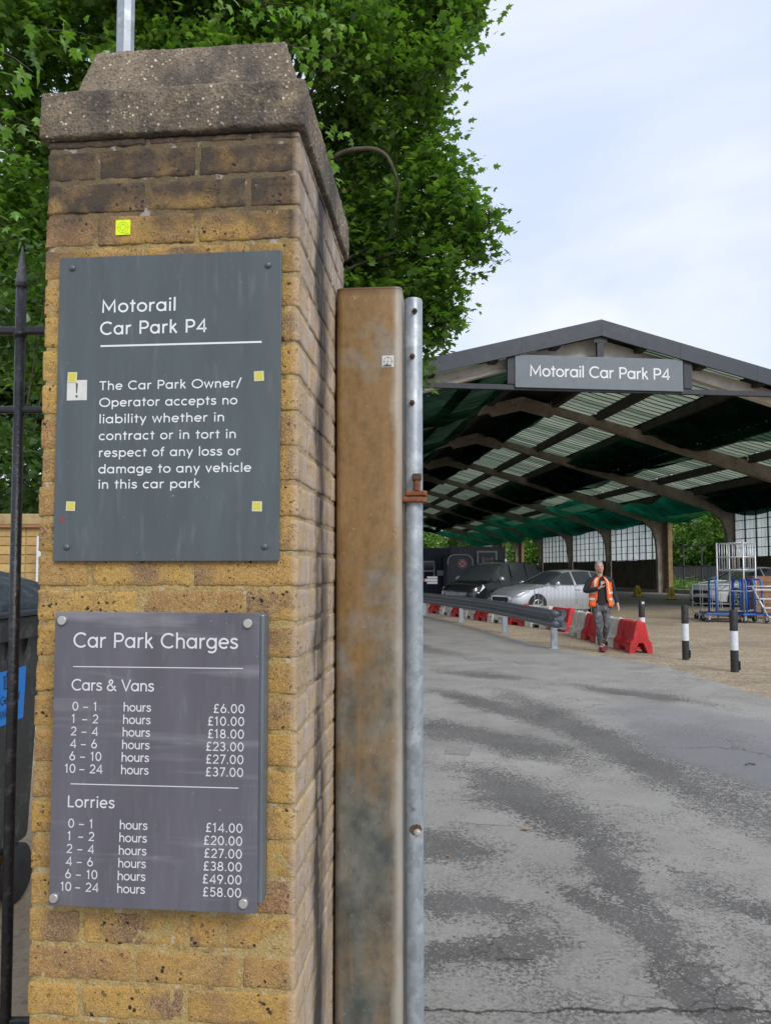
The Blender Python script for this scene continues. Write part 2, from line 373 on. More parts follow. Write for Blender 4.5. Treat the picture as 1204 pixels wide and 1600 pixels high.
def axis_cells(L, r, n):
    inner = [r + (L - 2 * r) * i / n for i in range(n + 1)]
    return [0, r * 0.45] + inner + [L - r * 0.45, L]
def rough_box(L, D, H, nx, ny, nz_, r=0.005, amp=0.0015, freq=30, seed=0, off=(0, 0, 0), taper=None):
    """Shell of a block with worn, rounded arrises. off = position of its low corner."""
    X, Y, Z = axis_cells(L, r, nx), axis_cells(D, r, ny), axis_cells(H, r, nz_)
    idx = {}; vs = []; fs = []
    sv = Vector((seed * 3.17, seed * 1.31, seed * 7.7))
    def vert(i, j, k):
        key = (i, j, k)
        if key in idx: return idx[key]
        p = Vector((X[i], Y[j], Z[k]))
        q = Vector((min(max(p.x, r), L - r), min(max(p.y, r), D - r), min(max(p.z, r), H - r)))
        d = p - q
        if d.length > 1e-9:
            dn = d.normalized(); p = q + dn * r
            e = mnoise.fractal(p * freq + sv, 1.0, 2.0, 3) * amp * 1.2 + mnoise.noise(p * freq * 0.25 + sv) * amp * 1.2
            nb = sum(1 for a in d if abs(a) > 1e-9)
            if nb > 1: e -= abs(mnoise.noise(p * freq * 0.7 + sv * 2)) * amp * 2.0
            p += dn * e
        if taper:
            t = p.z / H; cx, cy = L / 2, D / 2
            p.x = cx + (p.x - cx) * (1 - taper[0] * t); p.y = cy + (p.y - cy) * (1 - taper[1] * t)
        idx[key] = len(vs); vs.append((p.x + off[0], p.y + off[1], p.z + off[2])); return idx[key]
    a, b, c = len(X) - 1, len(Y) - 1, len(Z) - 1
    for i in range(a):
        for j in range(b):
            fs.append((vert(i,j,0), vert(i,j+1,0), vert(i+1,j+1,0), vert(i+1,j,0)))
            fs.append((vert(i,j,c), vert(i+1,j,c), vert(i+1,j+1,c), vert(i,j+1,c)))
    for i in range(a):
        for k in range(c):
            fs.append((vert(i,0,k), vert(i+1,0,k), vert(i+1,0,k+1), vert(i,0,k+1)))
            fs.append((vert(i,b,k), vert(i,b,k+1), vert(i+1,b,k+1), vert(i+1,b,k)))
    for j in range(b):
        for k in range(c):
            fs.append((vert(0,j,k), vert(0,j,k+1), vert(0,j+1,k+1), vert(0,j+1,k)))
            fs.append((vert(a,j,k), vert(a,j+1,k), vert(a,j+1,k+1), vert(a,j,k+1)))
    mb = MB(); mb.v = vs; mb.f = fs; return mb

# ------------------------------------------------------------------ stroke lettering (monoline, round geometric)
def arc(cx, cy, rx, ry, a0, a1, n=None):
    n = n or max(4, int(abs(a1 - a0) / 12))
    return [(cx + rx * math.cos(R(a0 + (a1 - a0) * i / n)), cy + ry * math.sin(R(a0 + (a1 - a0) * i / n))) for i in range(n + 1)]
def spl(pts, n=7):
    out = []
    P = [pts[0]] + list(pts) + [pts[-1]]
    for i in range(1, len(P) - 2):
        a, b, c, d = P[i-1], P[i], P[i+1], P[i+2]
        for k in range(n):
            t = k / n
            out.append(tuple(0.5 * (2*b[q] + (c[q]-a[q])*t + (2*a[q]-5*b[q]+4*c[q]-d[q])*t*t + (-a[q]+3*b[q]-3*c[q]+d[q])*t**3) for q in (0, 1)))
    return out + [tuple(pts[-1])]
def bowl(cx=0.255): return arc(cx, 0.25, 0.205, 0.212, 0, 360, 30)
DOT = 'dot'
G = {
 'a': (0.55, [bowl(), [(0.46, 0.5), (0.46, 0)]]),
 'b': (0.56, [bowl(0.295), [(0.09, 0.73), (0.09, 0)]]),
 'c': (0.46, [arc(0.26, 0.25, 0.205, 0.212, 48, 312)]),
 'd': (0.55, [bowl(), [(0.46, 0.73), (0.46, 0)]]),
 'e': (0.51, [[(0.05, 0.255), (0.465, 0.255)], arc(0.26, 0.25, 0.205, 0.212, 0, 318)]),
 'f': (0.31, [arc(0.27, 0.55, 0.14, 0.14, 80, 180, 8) + [(0.13, 0)], [(0.02, 0.46), (0.28, 0.46)]]),
 'g': (0.55, [bowl(), [(0.46, 0.5), (0.46, 0.02)] + arc(0.26, 0.0, 0.20, 0.165, 0, -140, 12)]),
 'h': (0.51, [[(0.09, 0.73), (0.09, 0)], [(0.09, 0.30)] + arc(0.255, 0.30, 0.165, 0.162, 170, 0, 12) + [(0.42, 0)]]),
 'i': (0.18, [[(0.09, 0.5), (0.09, 0)], (DOT, 0.09, 0.65)]),
 'k': (0.45, [[(0.09, 0.73), (0.09, 0)], [(0.36, 0.5), (0.11, 0.24)], [(0.19, 0.29), (0.40, 0)]]),
 'l': (0.18, [[(0.09, 0.73), (0.09, 0)]]),
 'm': (0.76, [[(0.09, 0.5), (0.09, 0)], [(0.09, 0.31)] + arc(0.235, 0.315, 0.145, 0.147, 170, 0, 12) + [(0.38, 0)], [(0.38, 0.31)] + arc(0.525, 0.315, 0.145, 0.147, 170, 0, 12) + [(0.67, 0)]]),
 'n': (0.51, [[(0.09, 0.5), (0.09, 0)], [(0.09, 0.30)] + arc(0.255, 0.30, 0.165, 0.162, 170, 0, 12) + [(0.42, 0)]]),
 'o': (0.52, [arc(0.26, 0.25, 0.21, 0.212, 0, 360, 30)]),
 'p': (0.56, [bowl(0.295), [(0.09, 0.5), (0.09, -0.2)]]),
 'r': (0.34, [[(0.09, 0.5), (0.09, 0)], [(0.09, 0.28)] + arc(0.27, 0.28, 0.18, 0.182, 170, 75, 8)]),
 's': (0.41, [spl([(0.355, 0.395), (0.30, 0.445), (0.205, 0.463), (0.10, 0.43), (0.085, 0.345), (0.15, 0.285), (0.235, 0.25), (0.33, 0.205), (0.345, 0.115), (0.27, 0.05), (0.185, 0.037), (0.09, 0.065), (0.04, 0.115)])]),
 't': (0.32, [[(0.16, 0.65), (0.16, 0)], [(0.03, 0.46), (0.30, 0.46)]]),
 'u': (0.51, [[(0.42, 0.5), (0.42, 0)], [(0.42, 0.20)] + arc(0.255, 0.20, 0.165, 0.162, -10, -180, 12) + [(0.09, 0.5)]]),
 'v': (0.45, [[(0.04, 0.5), (0.225, 0.03), (0.41, 0.5)]]),
 'w': (0.67, [[(0.04, 0.5), (0.18, 0.03), (0.335, 0.47), (0.49, 0.03), (0.63, 0.5)]]),
 'y': (0.46, [[(0.04, 0.5), (0.235, 0.05)], [(0.42, 0.5), (0.145, -0.2)]]),
 'C': (0.68, [arc(0.39, 0.35, 0.325, 0.315, 47, 313)]),
 'G': (0.74, [arc(0.39, 0.35, 0.325, 0.315, 47, 358) + [(0.42, 0.345)]]),
 'L': (0.46, [[(0.1, 0.7), (0.1, 0.04), (0.43, 0.04)]]),
 'M': (0.80, [[(0.11, 0), (0.125, 0.64), (0.40, 0.16), (0.675, 0.64), (0.69, 0)]]),
 'O': (0.80, [arc(0.40, 0.35, 0.345, 0.315, 0, 360, 36)]),
 'P': (0.55, [[(0.1, 0), (0.1, 0.66), (0.30, 0.66)] + arc(0.31, 0.485, 0.18, 0.175, 90, -90, 14) + [(0.12, 0.31)]]),
 'T': (0.52, [[(0.26, 0.66), (0.26, 0)], [(0.02, 0.66), (0.50, 0.66)]]),
 'V': (0.60, [[(0.03, 0.7), (0.30, 0.03), (0.57, 0.7)]]),
 'W': (0.92, [[(0.03, 0.7), (0.24, 0.03), (0.46, 0.66), (0.68, 0.03), (0.89, 0.7)]]),
 '0': (0.54, [arc(0.27, 0.35, 0.20, 0.315, 0, 360, 30)]),
 '1': (0.36, [[(0.05, 0.54), (0.20, 0.66), (0.20, 0)]]),
 '2': (0.50, [arc(0.25, 0.475, 0.18, 0.187, 165, -30, 16) + [(0.06, 0.04), (0.46, 0.04)]]),
 '3': (0.50, [arc(0.235, 0.50, 0.16, 0.162, 150, -82, 16)[:-1] + [(0.2, 0.345)], [(0.2, 0.348)] + arc(0.235, 0.20, 0.19, 0.163, 82, -155, 16)]),
 '4': (0.54, [[(0.40, 0), (0.40, 0.66), (0.06, 0.19), (0.52, 0.19)]]),
 '5': (0.50, [[(0.43, 0.66), (0.14, 0.66), (0.11, 0.38)] + arc(0.24, 0.235, 0.195, 0.198, 118, -150, 18)]),
 '6': (0.52, [arc(0.26, 0.225, 0.195, 0.188, 0, 360, 28), [(0.075, 0.26), (0.31, 0.70)]]),
 '7': (0.48, [[(0.05, 0.66), (0.43, 0.66), (0.16, 0)]]),
 '8': (0.52, [arc(0.26, 0.51, 0.15, 0.152, 0, 360, 24), arc(0.26, 0.20, 0.19, 0.162, 0, 360, 28)]),
 '9': (0.52, [arc(0.26, 0.475, 0.195, 0.188, 0, 360, 28), [(0.445, 0.44), (0.21, 0.0)]]),
 '£': (0.52, [spl([(0.44, 0.58), (0.37, 0.655), (0.27, 0.655), (0.18, 0.58), (0.17, 0.45), (0.19, 0.30), (0.17, 0.15), (0.08, 0.04)]), [(0.06, 0.04), (0.46, 0.04)], [(0.07, 0.345), (0.36, 0.345)]]),
 '&': (0.66, [spl([(0.60, 0.0), (0.42, 0.20), (0.20, 0.46), (0.17, 0.57), (0.26, 0.665), (0.37, 0.60), (0.35, 0.48), (0.20, 0.38), (0.07, 0.25), (0.08, 0.12), (0.20, 0.035), (0.34, 0.05), (0.47, 0.16), (0.54, 0.32)])]),
 '/': (0.36, [[(0.02, -0.08), (0.32, 0.76)]]),
 '.': (0.20, [(DOT, 0.10, 0.055)]),
 '-': (0.50, [[(0.05, 0.27), (0.45, 0.27)]]),
 ' ': (0.27, []),
}
def ribbon(mb, pts, w, zoff, T):
    pts = [pts[0]] + [p for i, p in enumerate(pts[1:]) if math.dist(p, pts[i]) > 1e-5]
    closed = math.dist(pts[0], pts[-1]) < 1e-4
    if closed: pts = pts[:-1]
    n = len(pts); L_, R_ = [], []
    for i, p in enumerate(pts):
        a = pts[i-1] if (i > 0 or closed) else None
        b = pts[(i+1) % n] if (i < n-1 or closed) else None
        def dr(u, v): d = math.dist(u, v); return ((v[0]-u[0])/d, (v[1]-u[1])/d)
        d1 = dr(a, p) if a else dr(p, b); d2 = dr(p, b) if b else d1
        nx, ny = -(d1[1]+d2[1]), (d1[0]+d2[0]); l = math.hypot(nx, ny) or 1; nx /= l; ny /= l
        m = 1 / max(0.5, nx * -d1[1] + ny * d1[0])
        L_.append((p[0]+nx*w/2*m, p[1]+ny*w/2*m)); R_.append((p[0]-nx*w/2*m, p[1]-ny*w/2*m))
    k = len(mb.v)
    for a, b in zip(L_, R_):
        mb.v.append(T(a[0], a[1], zoff)); mb.v.append(T(b[0], b[1], zoff))
    for i in range(n if closed else n - 1):
        j = (i + 1) % n
        mb.f.append((k+2*i, k+2*i+1, k+2*j+1, k+2*j))
def text_w(txt, w, tr):
    return sum(G[c][0] for c in txt) + tr * (len(txt) - 1)
def text(txt, x0, z0, cap, mat, parent, y, x1=None, wt=0.10, right=False, tr=0.02, name='lettering', T=None, label=None):
    """Lettering as thin vinyl strokes. x0/x1 = left/right ends, z0 = baseline, cap = capital height, y = face it lies on."""
    sc = cap / 0.70; n = len(txt)
    base = sum(G[c][0] for c in txt)
    lb = 0.05; rb = 0.05
    if x1 is not None and n > 1:
        tr = ((x1 - x0) / sc - base + lb + rb) / (n - 1)
        if tr > 0.045 or tr < -0.03:
            t2 = max(-0.03, min(0.045, tr)); f = ((x1 - x0) / sc) / (base + t2 * (n - 1) - lb - rb); tr = t2
        else: f = 1.0
    else: f = 1.0
    width = (base + tr * (n - 1) - lb - rb) * sc * f
    if right: x0 = x0 - width
    mb = MB(); cx = -lb
    if T is None: T = lambda px, pz, zo, y=y: (px, y - 0.0004 - zo, pz)
    for c in txt:
        adv, strokes = G[c]
        for q, s_ in enumerate(strokes):
            def TT(px, pz, zo): return T(x0 + px, z0 + pz, zo)
            if s_[0] == DOT:
                r = wt * 0.62; k = len(mb.v)
                for j in range(12):
                    a = 2 * math.pi * j / 12
                    mb.v.append(TT((cx + s_[1] + r * math.cos(a)) * sc * f, (s_[2] + r * math.sin(a)) * sc, q * 0.00006))
                mb.f.append(tuple(k + j for j in reversed(range(12))))
            else:
                ribbon(mb, [((cx + p[0]) * sc * f, p[1] * sc) for p in s_], wt * sc, q * 0.00006, TT)
        cx += adv + tr
    o = mb.build(name, mat, parent)
    if label: o['label'] = label
    return o
# ================================================================== GROUND
def asphalt_mat():
    n = NT('worn_asphalt'); o = n.pos()
    warp = n.noise(1.1, o, 5, 0.6, col=True)
    wv = n.node('ShaderNodeVectorMath', {0: n.node('ShaderNodeVectorMath', {0: warp, 1: (0.5, 0.5, 0.5)}, operation='SUBTRACT').outputs[0], 'Scale': 0.85}, operation='SCALE').outputs[0]
    w2 = n.noise(5.0, o, 5, 0.7, col=True)
    wv2 = n.node('ShaderNodeVectorMath', {0: n.node('ShaderNodeVectorMath', {0: w2, 1: (0.5, 0.5, 0.5)}, operation='SUBTRACT').outputs[0], 'Scale': 0.30}, operation='SCALE').outputs[0]
    p = n.node('ShaderNodeVectorMath', {0: o, 1: wv}, operation='ADD').outputs[0]
    p = n.node('ShaderNodeVectorMath', {0: p, 1: wv2}, operation='ADD').outputs[0]
    blobs = [(1.00,5.14,0.98,0.30,-1.23),(1.20,4.10,0.60,0.15,-1.50),(1.22,3.35,0.42,0.15,-1.35),(1.28,2.94,0.30,0.17,-1.24),
             (0.32,4.41,0.30,0.28,-0.73),(0.35,3.55,0.30,0.17,-0.14),(0.40,3.13,0.34,0.14,0.35),(1.02,3.62,0.24,0.17,-0.87),(0.95,7.09,1.10,0.36,-0.91),
             (1.19,8.83,1.3,0.25,-1.09),(2.00,7.04,2.6,0.34,-1.39),(3.0,6.3,1.3,0.80,-1.40),(3.4,4.7,1.3,0.35,-1.3),(1.42,11.33,0.7,0.35,-0.66),(3.2,9.6,0.9,0.25,-0.8),(2.0,3.1,0.9,0.13,-1.1),
             (-0.9,6,0.9,0.4,-1.2),(-1.6,12,1.6,0.5,1.2),(0.6,15.5,1.7,0.35,-1.2),(0.3,21,2.4,0.5,-1.3),(7,5,2.2,0.7,-0.9)]
    cur = None
    for (cx, cy, rx, ry, an) in blobs:
        q = n.map(p, (cx, cy, 0), (0, 0, an), (rx*0.95, ry*0.85, 1), 'TEXTURE')
        q = n.node('ShaderNodeVectorMath', {0: q, 1: (1, 1, 0)}, operation='MULTIPLY').outputs[0]
        l = n.node('ShaderNodeVectorMath', {0: q}, operation='LENGTH').outputs['Value']
        cur = l if cur is None else n.ma('MINIMUM', cur, l)
    edge = n.noise(20, o, 7, 0.8)
    flat = n.map(n.mix(0.01, o, n.noise(60, o, col=True)), sc=(1, 1, 0))
    cellc = n.sep(n.voro(78, flat, out='Color')); cell = cellc[0]
    m = n.ma('ADD', cur, n.rng(edge, 0.3, 0.7, -0.50, 0.50))
    m = n.ma('ADD', m, n.rng(cell, 0, 1, -0.42, 0.42))
    soft = n.rng(m, 0.98, 0.93)
    # surface dressing worn off in grains elsewhere
    sp = n.noise(2.2, o, 5, 0.65)
    grains = n.noise(48, o, 6, 0.85)
    bits = n.ma('MULTIPLY', n.rng(sp, 0.46, 0.60), n.rng(n.ma('ADD', grains, n.rng(cell, 0, 1, -0.09, 0.09)), 0.575, 0.59))
    near = n.rng(n.sep(o)[1], 4.6, 3.1)
    bits2 = n.ma('MULTIPLY', n.ma('MULTIPLY', near, n.rng(n.noise(2.1, n.map(o, loc=(4, 4, 0)), 3), 0.42, 0.60)), n.rng(grains, 0.51, 0.56))
    mask = n.ma('MAXIMUM', n.ma('MAXIMUM', soft, bits), bits2)
    fine = n.noise(180, o, 4, 0.8)
    light = n.mix(n.rng(n.noise(0.9, o, 5, 0.6), 0.35, 0.65), (0.275, 0.262, 0.238), (0.35, 0.335, 0.308))
    light = n.mix(n.ma('MULTIPLY', n.rng(fine, 0.5, 0.75), 0.35), light, (0.40, 0.39, 0.37))
    light = n.mix(n.ma('MULTIPLY', n.rng(n.noise(95, o, 4, 0.8), 0.55, 0.61), 0.5), light, (0.12, 0.115, 0.11))
    light = n.mix(n.ma('MULTIPLY', n.rng(cellc[2], 0.86, 0.93), 0.5), light, (0.36, 0.35, 0.33))
    light = n.mix(n.ma('MULTIPLY', n.rng(n.noise(0.55, n.map(o, loc=(7, 3, 0)), 6, 0.7), 0.50, 0.62), 0.3), light, (0.15, 0.145, 0.135))
    agg = n.voro(78, flat); aggc = cellc[1]
    dark = n.mix(n.rng(n.noise(1.6, o, 4), 0.35, 0.65), (0.105, 0.100, 0.093), (0.150, 0.144, 0.136))
    dark = n.mix(n.ma('MULTIPLY', n.rng(agg, 0.5, 0.3), n.rng(aggc, 0.35, 1.0, 0.0, 0.9)), dark, (0.30, 0.29, 0.27))
    dark = n.mix(n.ma('MULTIPLY', n.rng(fine, 0.50, 0.62), 0.35), dark, (0.05, 0.048, 0.045))
    c = n.mix(mask, light, dark)
    # bluish younger surfacing to the right
    blue = n.node('ShaderNodeVectorMath', {0: n.map(p, (3.4, 6.6, 0), (0, 0, -1.35), (2.4, 0.95, 1), 'TEXTURE')}, operation='LENGTH').outputs['Value']
    c = n.mix(n.ma('MULTIPLY', n.rng(blue, 1.1, 0.85), 0.7), c, n.mix(n.rng(fine, 0.4, 0.65), (0.20, 0.20, 0.208), (0.255, 0.255, 0.262)))
    far = n.rng(n.sep(o)[1], 10, 20)
    c = n.mix(n.ma('MULTIPLY', far, 0.35), c, (0.20, 0.185, 0.165))
    # cracks
    cw = n.noise(2.3, o, 5, 0.7, col=True)
    cv = n.mix(0.35, n.map(o, sc=(1, 1, 0)), cw)
    ck = n.voro(1.5, cv, 'DISTANCE_TO_EDGE')
    ckm = n.ma('MULTIPLY', n.rng(ck, 0.008, 0.002), n.rng(n.noise(0.7, n.map(o, loc=(1.3, 0, 0)), 2), 0.56, 0.62))
    ck2 = n.voro(6.5, n.mix(0.2, n.map(o, sc=(1, 1, 0)), cw), 'DISTANCE_TO_EDGE')
    z2 = n.node('ShaderNodeVectorMath', {0: n.map(p, (1.28, 2.85, 0), (0, 0, 0), (0.42, 0.30, 1), 'TEXTURE')}, operation='LENGTH').outputs['Value']
    ckm = n.ma('MAXIMUM', ckm, n.ma('MULTIPLY', n.rng(ck2, 0.04, 0.012), n.ma('MULTIPLY', n.rng(z2, 1.1, 0.9), 0.6)))
    c = n.mix(n.ma('MULTIPLY', ckm, 0.6), c, (0.035, 0.03, 0.026))
    # long joint with grit at the gate threshold
    jy = n.ma('ADD', n.sep(o)[1], n.rng(n.noise(4, o, 5, 0.7), 0.3, 0.7, -0.035, 0.035))
    jm = n.rng(n.ma('ABSOLUTE', n.ma('SUBTRACT', jy, 2.765)), 0.012, 0.004)
    c = n.mix(n.ma('MULTIPLY', jm, 0.85), c, (0.03, 0.022, 0.017))
    moss = n.ma('MULTIPLY', n.rng(n.sep(o)[1], 3.4, 2.8), n.rng(n.noise(40, n.map(o, loc=(9, 0, 0)), 4, 0.8), 0.60, 0.66))
    c = n.mix(n.ma('MULTIPLY', moss, 0.8), c, (0.11, 0.055, 0.028))
    h = n.ma('SUBTRACT', n.ma('MULTIPLY', fine, 0.6), n.ma('MULTIPLY', mask, 0.35))
    h = n.ma('SUBTRACT', n.ma('ADD', h, n.ma('MULTIPLY', grains, 0.3)), n.ma('MULTIPLY', ckm, 1.0))
    return n.end(n.bsdf(c, n.rng(mask, 0, 1, 0.86, 0.93), 0, n.bump(h, 0.8, 0.009)))
M['asphalt'] = asphalt_mat()

def gravel_mat():
    n = NT('bound_gravel_surfacing'); o = n.pos(); q = n.map(o, sc=(1, 1, 0))
    c = n.mix(n.rng(n.noise(0.8, o, 5, 0.6), 0.35, 0.65), (0.245, 0.19, 0.125), (0.36, 0.285, 0.195))
    vc = n.sep(n.voro(32, q, out='Color'))[0]
    c = n.mix(0.55, c, n.ramp(vc, [(0, (0.13, 0.095, 0.065)), (0.35, (0.28, 0.215, 0.14)), (0.7, (0.40, 0.32, 0.21)), (1, (0.56, 0.49, 0.38))]))
    c = n.mix(n.ma('MULTIPLY', n.rng(n.noise(9, o, 5, 0.8), 0.58, 0.68), 0.5), c, (0.12, 0.095, 0.065))
    # thin pale rain-washed silt lines running across
    wl = n.noise(1.2, n.map(o, rot=(0, 0, 0.12), sc=(0.35, 2.3, 1)), 6, 0.7, 0.5)
    c = n.mix(n.ma('MULTIPLY', n.rng(n.ma('ABSOLUTE', n.ma('SUBTRACT', wl, 0.5)), 0.018, 0.004), 0.6), c, (0.56, 0.47, 0.33))
    c = n.mix(n.ma('MULTIPLY', n.rng(n.noise(0.35, n.map(o, loc=(2, 5, 0), sc=(1, 2, 1)), 4), 0.50, 0.62), 0.45), c, (0.17, 0.135, 0.10))
    h = n.ma('ADD', n.voro(32, q), n.noise(60, o, 4, 0.8))
    return n.end(n.bsdf(c, 0.95, 0, n.bump(h, 0.7, 0.012)))
M['gravel'] = gravel_mat()

def floor_mat():
    n = NT('dusty_shed_floor'); o = n.pos()
    c = n.mix(n.rng(n.noise(0.25, o, 5, 0.65), 0.35, 0.65), (0.19, 0.172, 0.152), (0.30, 0.278, 0.25))
    c = n.mix(n.ma('MULTIPLY', n.rng(n.noise(1.4, n.map(o, sc=(0.6, 1.8, 1)), 6, 0.7), 0.52, 0.66), 0.5), c, (0.12, 0.105, 0.09))
    c = n.mix(n.ma('MULTIPLY', n.rng(n.noise(25, o, 4, 0.8), 0.55, 0.7), 0.3), c, (0.40, 0.37, 0.33))
    return n.end(n.bsdf(c, 0.8, 0, n.bump(n.noise(20, o, 5), 0.3, 0.01)))
M['floor'] = floor_mat()

def sheet(name, poly, z, mat, sub=None, **k):
    mb = MB(); mb.v = [(x, y, z) for x, y in poly]; mb.f = [tuple(range(len(poly)))]
    o = mb.build(name, mat, fix=False); tag(o, kind='structure', **k); return o
sheet('ground', [(-400, -300), (400, -300), (400, 600), (-400, 600)], 0.0, M['gravel'])
edge_pts = [(30, -14), (12, 3.2), (8.2, 6.1), (6.0, 7.9), (4.75, 9.35), (4.68, 10.6), (4.62, 12.3), (4.15, 13.5), (3.45, 14.75), (2.9, 17.5), (2.2, 21.0), (1.7, 25), (1.2, 30)]
rg = random.Random(3); pl = []
for (a, b) in zip(edge_pts[:-1], edge_pts[1:]):
    for i in range(8):
        t = i / 8; j = 0.035 if a[1] > 2 else 0
        pl.append((a[0]*(1-t)+b[0]*t + rg.uniform(-j, j), a[1]*(1-t)+b[1]*t + rg.uniform(-j, j)))
sheet('road', pl + [(0.5, 38), (-4.5, 38), (-2.5, 16), (-1.6, 6), (-1.2, -14)], 0.004, M['asphalt'])

# pavement behind the railings (higher than the road)
def paving_mat():
    n = NT('sandy_trodden_paving'); o = n.pos()
    c = n.mix(n.rng(n.noise(1.6, o, 5, 0.65), 0.35, 0.65), (0.27, 0.215, 0.15), (0.40, 0.33, 0.235))
    c = n.mix(n.ma('MULTIPLY', n.rng(n.noise(22, o, 5, 0.8), 0.52, 0.66), 0.7), c, (0.14, 0.11, 0.085))
    c = n.mix(n.ma('MULTIPLY', n.rng(n.noise(60, o, 4, 0.8), 0.60, 0.68), 0.6), c, (0.55, 0.50, 0.42))
    return n.end(n.bsdf(c, 0.95, 0, n.bump(n.noise(45, o, 5, 0.8), 0.8, 0.012)))
M['paving'] = paving_mat()
b = MB().box(-9, -0.9, -3, 6.10, 0.01, 0.22); b.build('pavement', M['paving'], kind='structure', bevel=0.01)

# ================================================================== BRICK GATE PILLAR
PX, PY, PYAW = -0.1882, 1.577, R(-4.9)
pillar = empty('gate_pillar', (PX, PY, 0), PYAW, label='tall yellow stock brick gate pillar with stained concrete cap beside the car park entrance', cat='pillar')
rp_ = random.Random(11)
CH = 0.0758
def brick(x0, x1, y0, y1, z0, z1, seed, fine=True):
    g = 0.0046; jx = rp_.uniform(-0.0015, 0.0015)
    pr = rp_.uniform(-0.0008, 0.0020)
    L_, D_, H_ = x1 - x0 - 2*g, y1 - y0 - (g if y0 < 0.001 else 2*g), z1 - z0 - 2*g + rp_.uniform(-0.001, 0.0015)
    ex = 0.0; ox = x0 + g + jx
    if x1 > -0.001: L_ = (x1 - ox) + rp_.uniform(-0.001, 0.0015)
    if x0 < -0.573: ox = x0 - rp_.uniform(-0.001, 0.004); L_ = x1 - g - ox
    oy = y0 - pr if y0 < 0.001 else y0 + g
    if y0 < 0.001: D_ += pr
    nx = max(4, int(L_ / 0.0095)); ny = max(3, int(D_ / 0.016)); nz_ = 6
    mb = rough_box(L_, D_, H_, nx, ny, nz_, 0.0040, 0.0014, 55, seed, (0, 0, 0))
    rot = Matrix.Rotation(rp_.uniform(-0.006, 0.006), 4, 'Y')
    mb.xf(Matrix.Translation((ox, oy, z0 + g)) @ rot)
    return mb
S_, Hh = 0.23, 0.115
n_b = 0
for k in range(0, 26):
    zb = 2.469 - CH * (k - 1); zt = zb + CH
    if k == 0: zt = 2.569
    if k % 2 == 1:
        spans = [(-0.575, -0.46, 0, S_), (-0.46, -0.23, 0, Hh), (-0.23, 0, 0, Hh), (-Hh, 0, Hh, Hh+S_), (-Hh, 0, Hh+S_, Hh+2*S_), (-S_, 0, Hh+2*S_, 0.69)]
    else:
        spans = [(-0.575, -0.345, 0, Hh), (-0.345, -0.115, 0, Hh), (-Hh, 0, 0, S_), (-Hh, 0, S_, 2*S_), (-Hh, 0, 2*S_, 0.69)]
    for (x0, x1, y0, y1) in spans:
        n_b += 1
        brick(x0, x1, y0, y1, zb, zt, n_b).build('brick', M['brick'], pillar, smooth=True)
# the courses below the picture and the two faces turned away
mb = MB()
for k in range(0, 33):
    zb = 2.469 - CH * (k - 1); zt = min(zb + CH, 2.569)
    if zb < 0: zb = 0.0
    g = 0.005
    if k >= 26:
        for (x0, x1) in ([(-0.575, -0.46), (-0.46, -0.23), (-0.23, 0)] if k % 2 else [(-0.575, -0.345), (-0.345, -0.115), (-0.115, 0)]):
            mb.box(x0+g, x1-(g if x1 < 0 else 0), 0, 0.11, zb+g, zt-g)
        for i in range(3): mb.box(-0.11, 0, 0.12+i*0.19, 0.12+(i+1)*0.19-2*g, zb+g, zt-g)
    o_ = 0 if k % 2 else 0.06
    for i in range(3):
        mb.box(-0.575, -0.47, 0.13+o_+i*0.17, 0.13+o_+(i+1)*0.17-2*g, zb+g, zt-g)
        mb.box(-0.46+i*0.12, -0.46+(i+1)*0.12-2*g, 0.585, 0.69, zb+g, zt-g)
mb.build('brickwork', M['brick'], pillar, kind='stuff')
core = rough_box(0.575-0.0036, 0.69-0.006, 2.566, 60, 40, 260, 0.004, 0.0016, 45, 99, (-0.5735, 0.0018, 0))
core.build('mortar', M['mortar'], pillar, smooth=True)
slab = rough_box(0.606, 0.72, 0.108, 90, 90, 18, 0.006, 0.0016, 70, 7, (-0.592, -0.014, 2.568))
slab.build('cap_slab', M['aggregate'], pillar, smooth=True)
blk = rough_box(0.530, 0.66, 0.150, 80, 80, 18, 0.006, 0.0015, 70, 8, (-0.541, 0.024, 2.672), taper=(0.14, 0.13))
blk.build('cap_block', M['aggregate'], pillar, smooth=True)

# ================================================================== SLATE WALL SIGN
def on_pillar(name, s, d, z, **k):
    v = Matrix.Rotation(PYAW, 4, 'Z') @ Vector((s, d, z)) + Vector((PX, PY, 0))
    return empty(name, v, PYAW, **k)
SX = -0.2858
sg = on_pillar('wall_sign', SX, -0.012, 1.618, label='slate grey Motorail Car Park P4 liability notice on the upper brick pillar', cat='sign')
def lx(s): return s - SX
def lz(z): return z - 1.618
MB().box(-0.2502, 0.2502, 0, 0.005, 0, 0.674).build('panel', M['sign_slate'], sg, bevel=0.0012)
for (s, z) in ((-0.506, 2.268), (-0.065, 2.259), (-0.067, 1.649), (-0.505, 1.649)):
    MB().lathe([(0.0072, 0), (0.0072, -0.001), (0.0062, -0.0032), (0.0035, -0.0048), (0.0006, -0.0053)], 16, 'Y', (lx(s), 0, lz(z))).build('screw', M['screw'], sg, smooth=True)
wv = M['white_vinyl']
text('Motorail', lx(-0.4366), lz(2.165), 0.0292, wv, sg, 0, lx(-0.2701), 0.098)
text('Car Park P4', lx(-0.4385), lz(2.1155), 0.0292, wv, sg, 0, lx(-0.2013), 0.098)
MB().box(lx(-0.4380), lx(-0.0778), -0.0005, -0.0001, lz(2.0885), lz(2.0925)).build('rule', wv, sg)
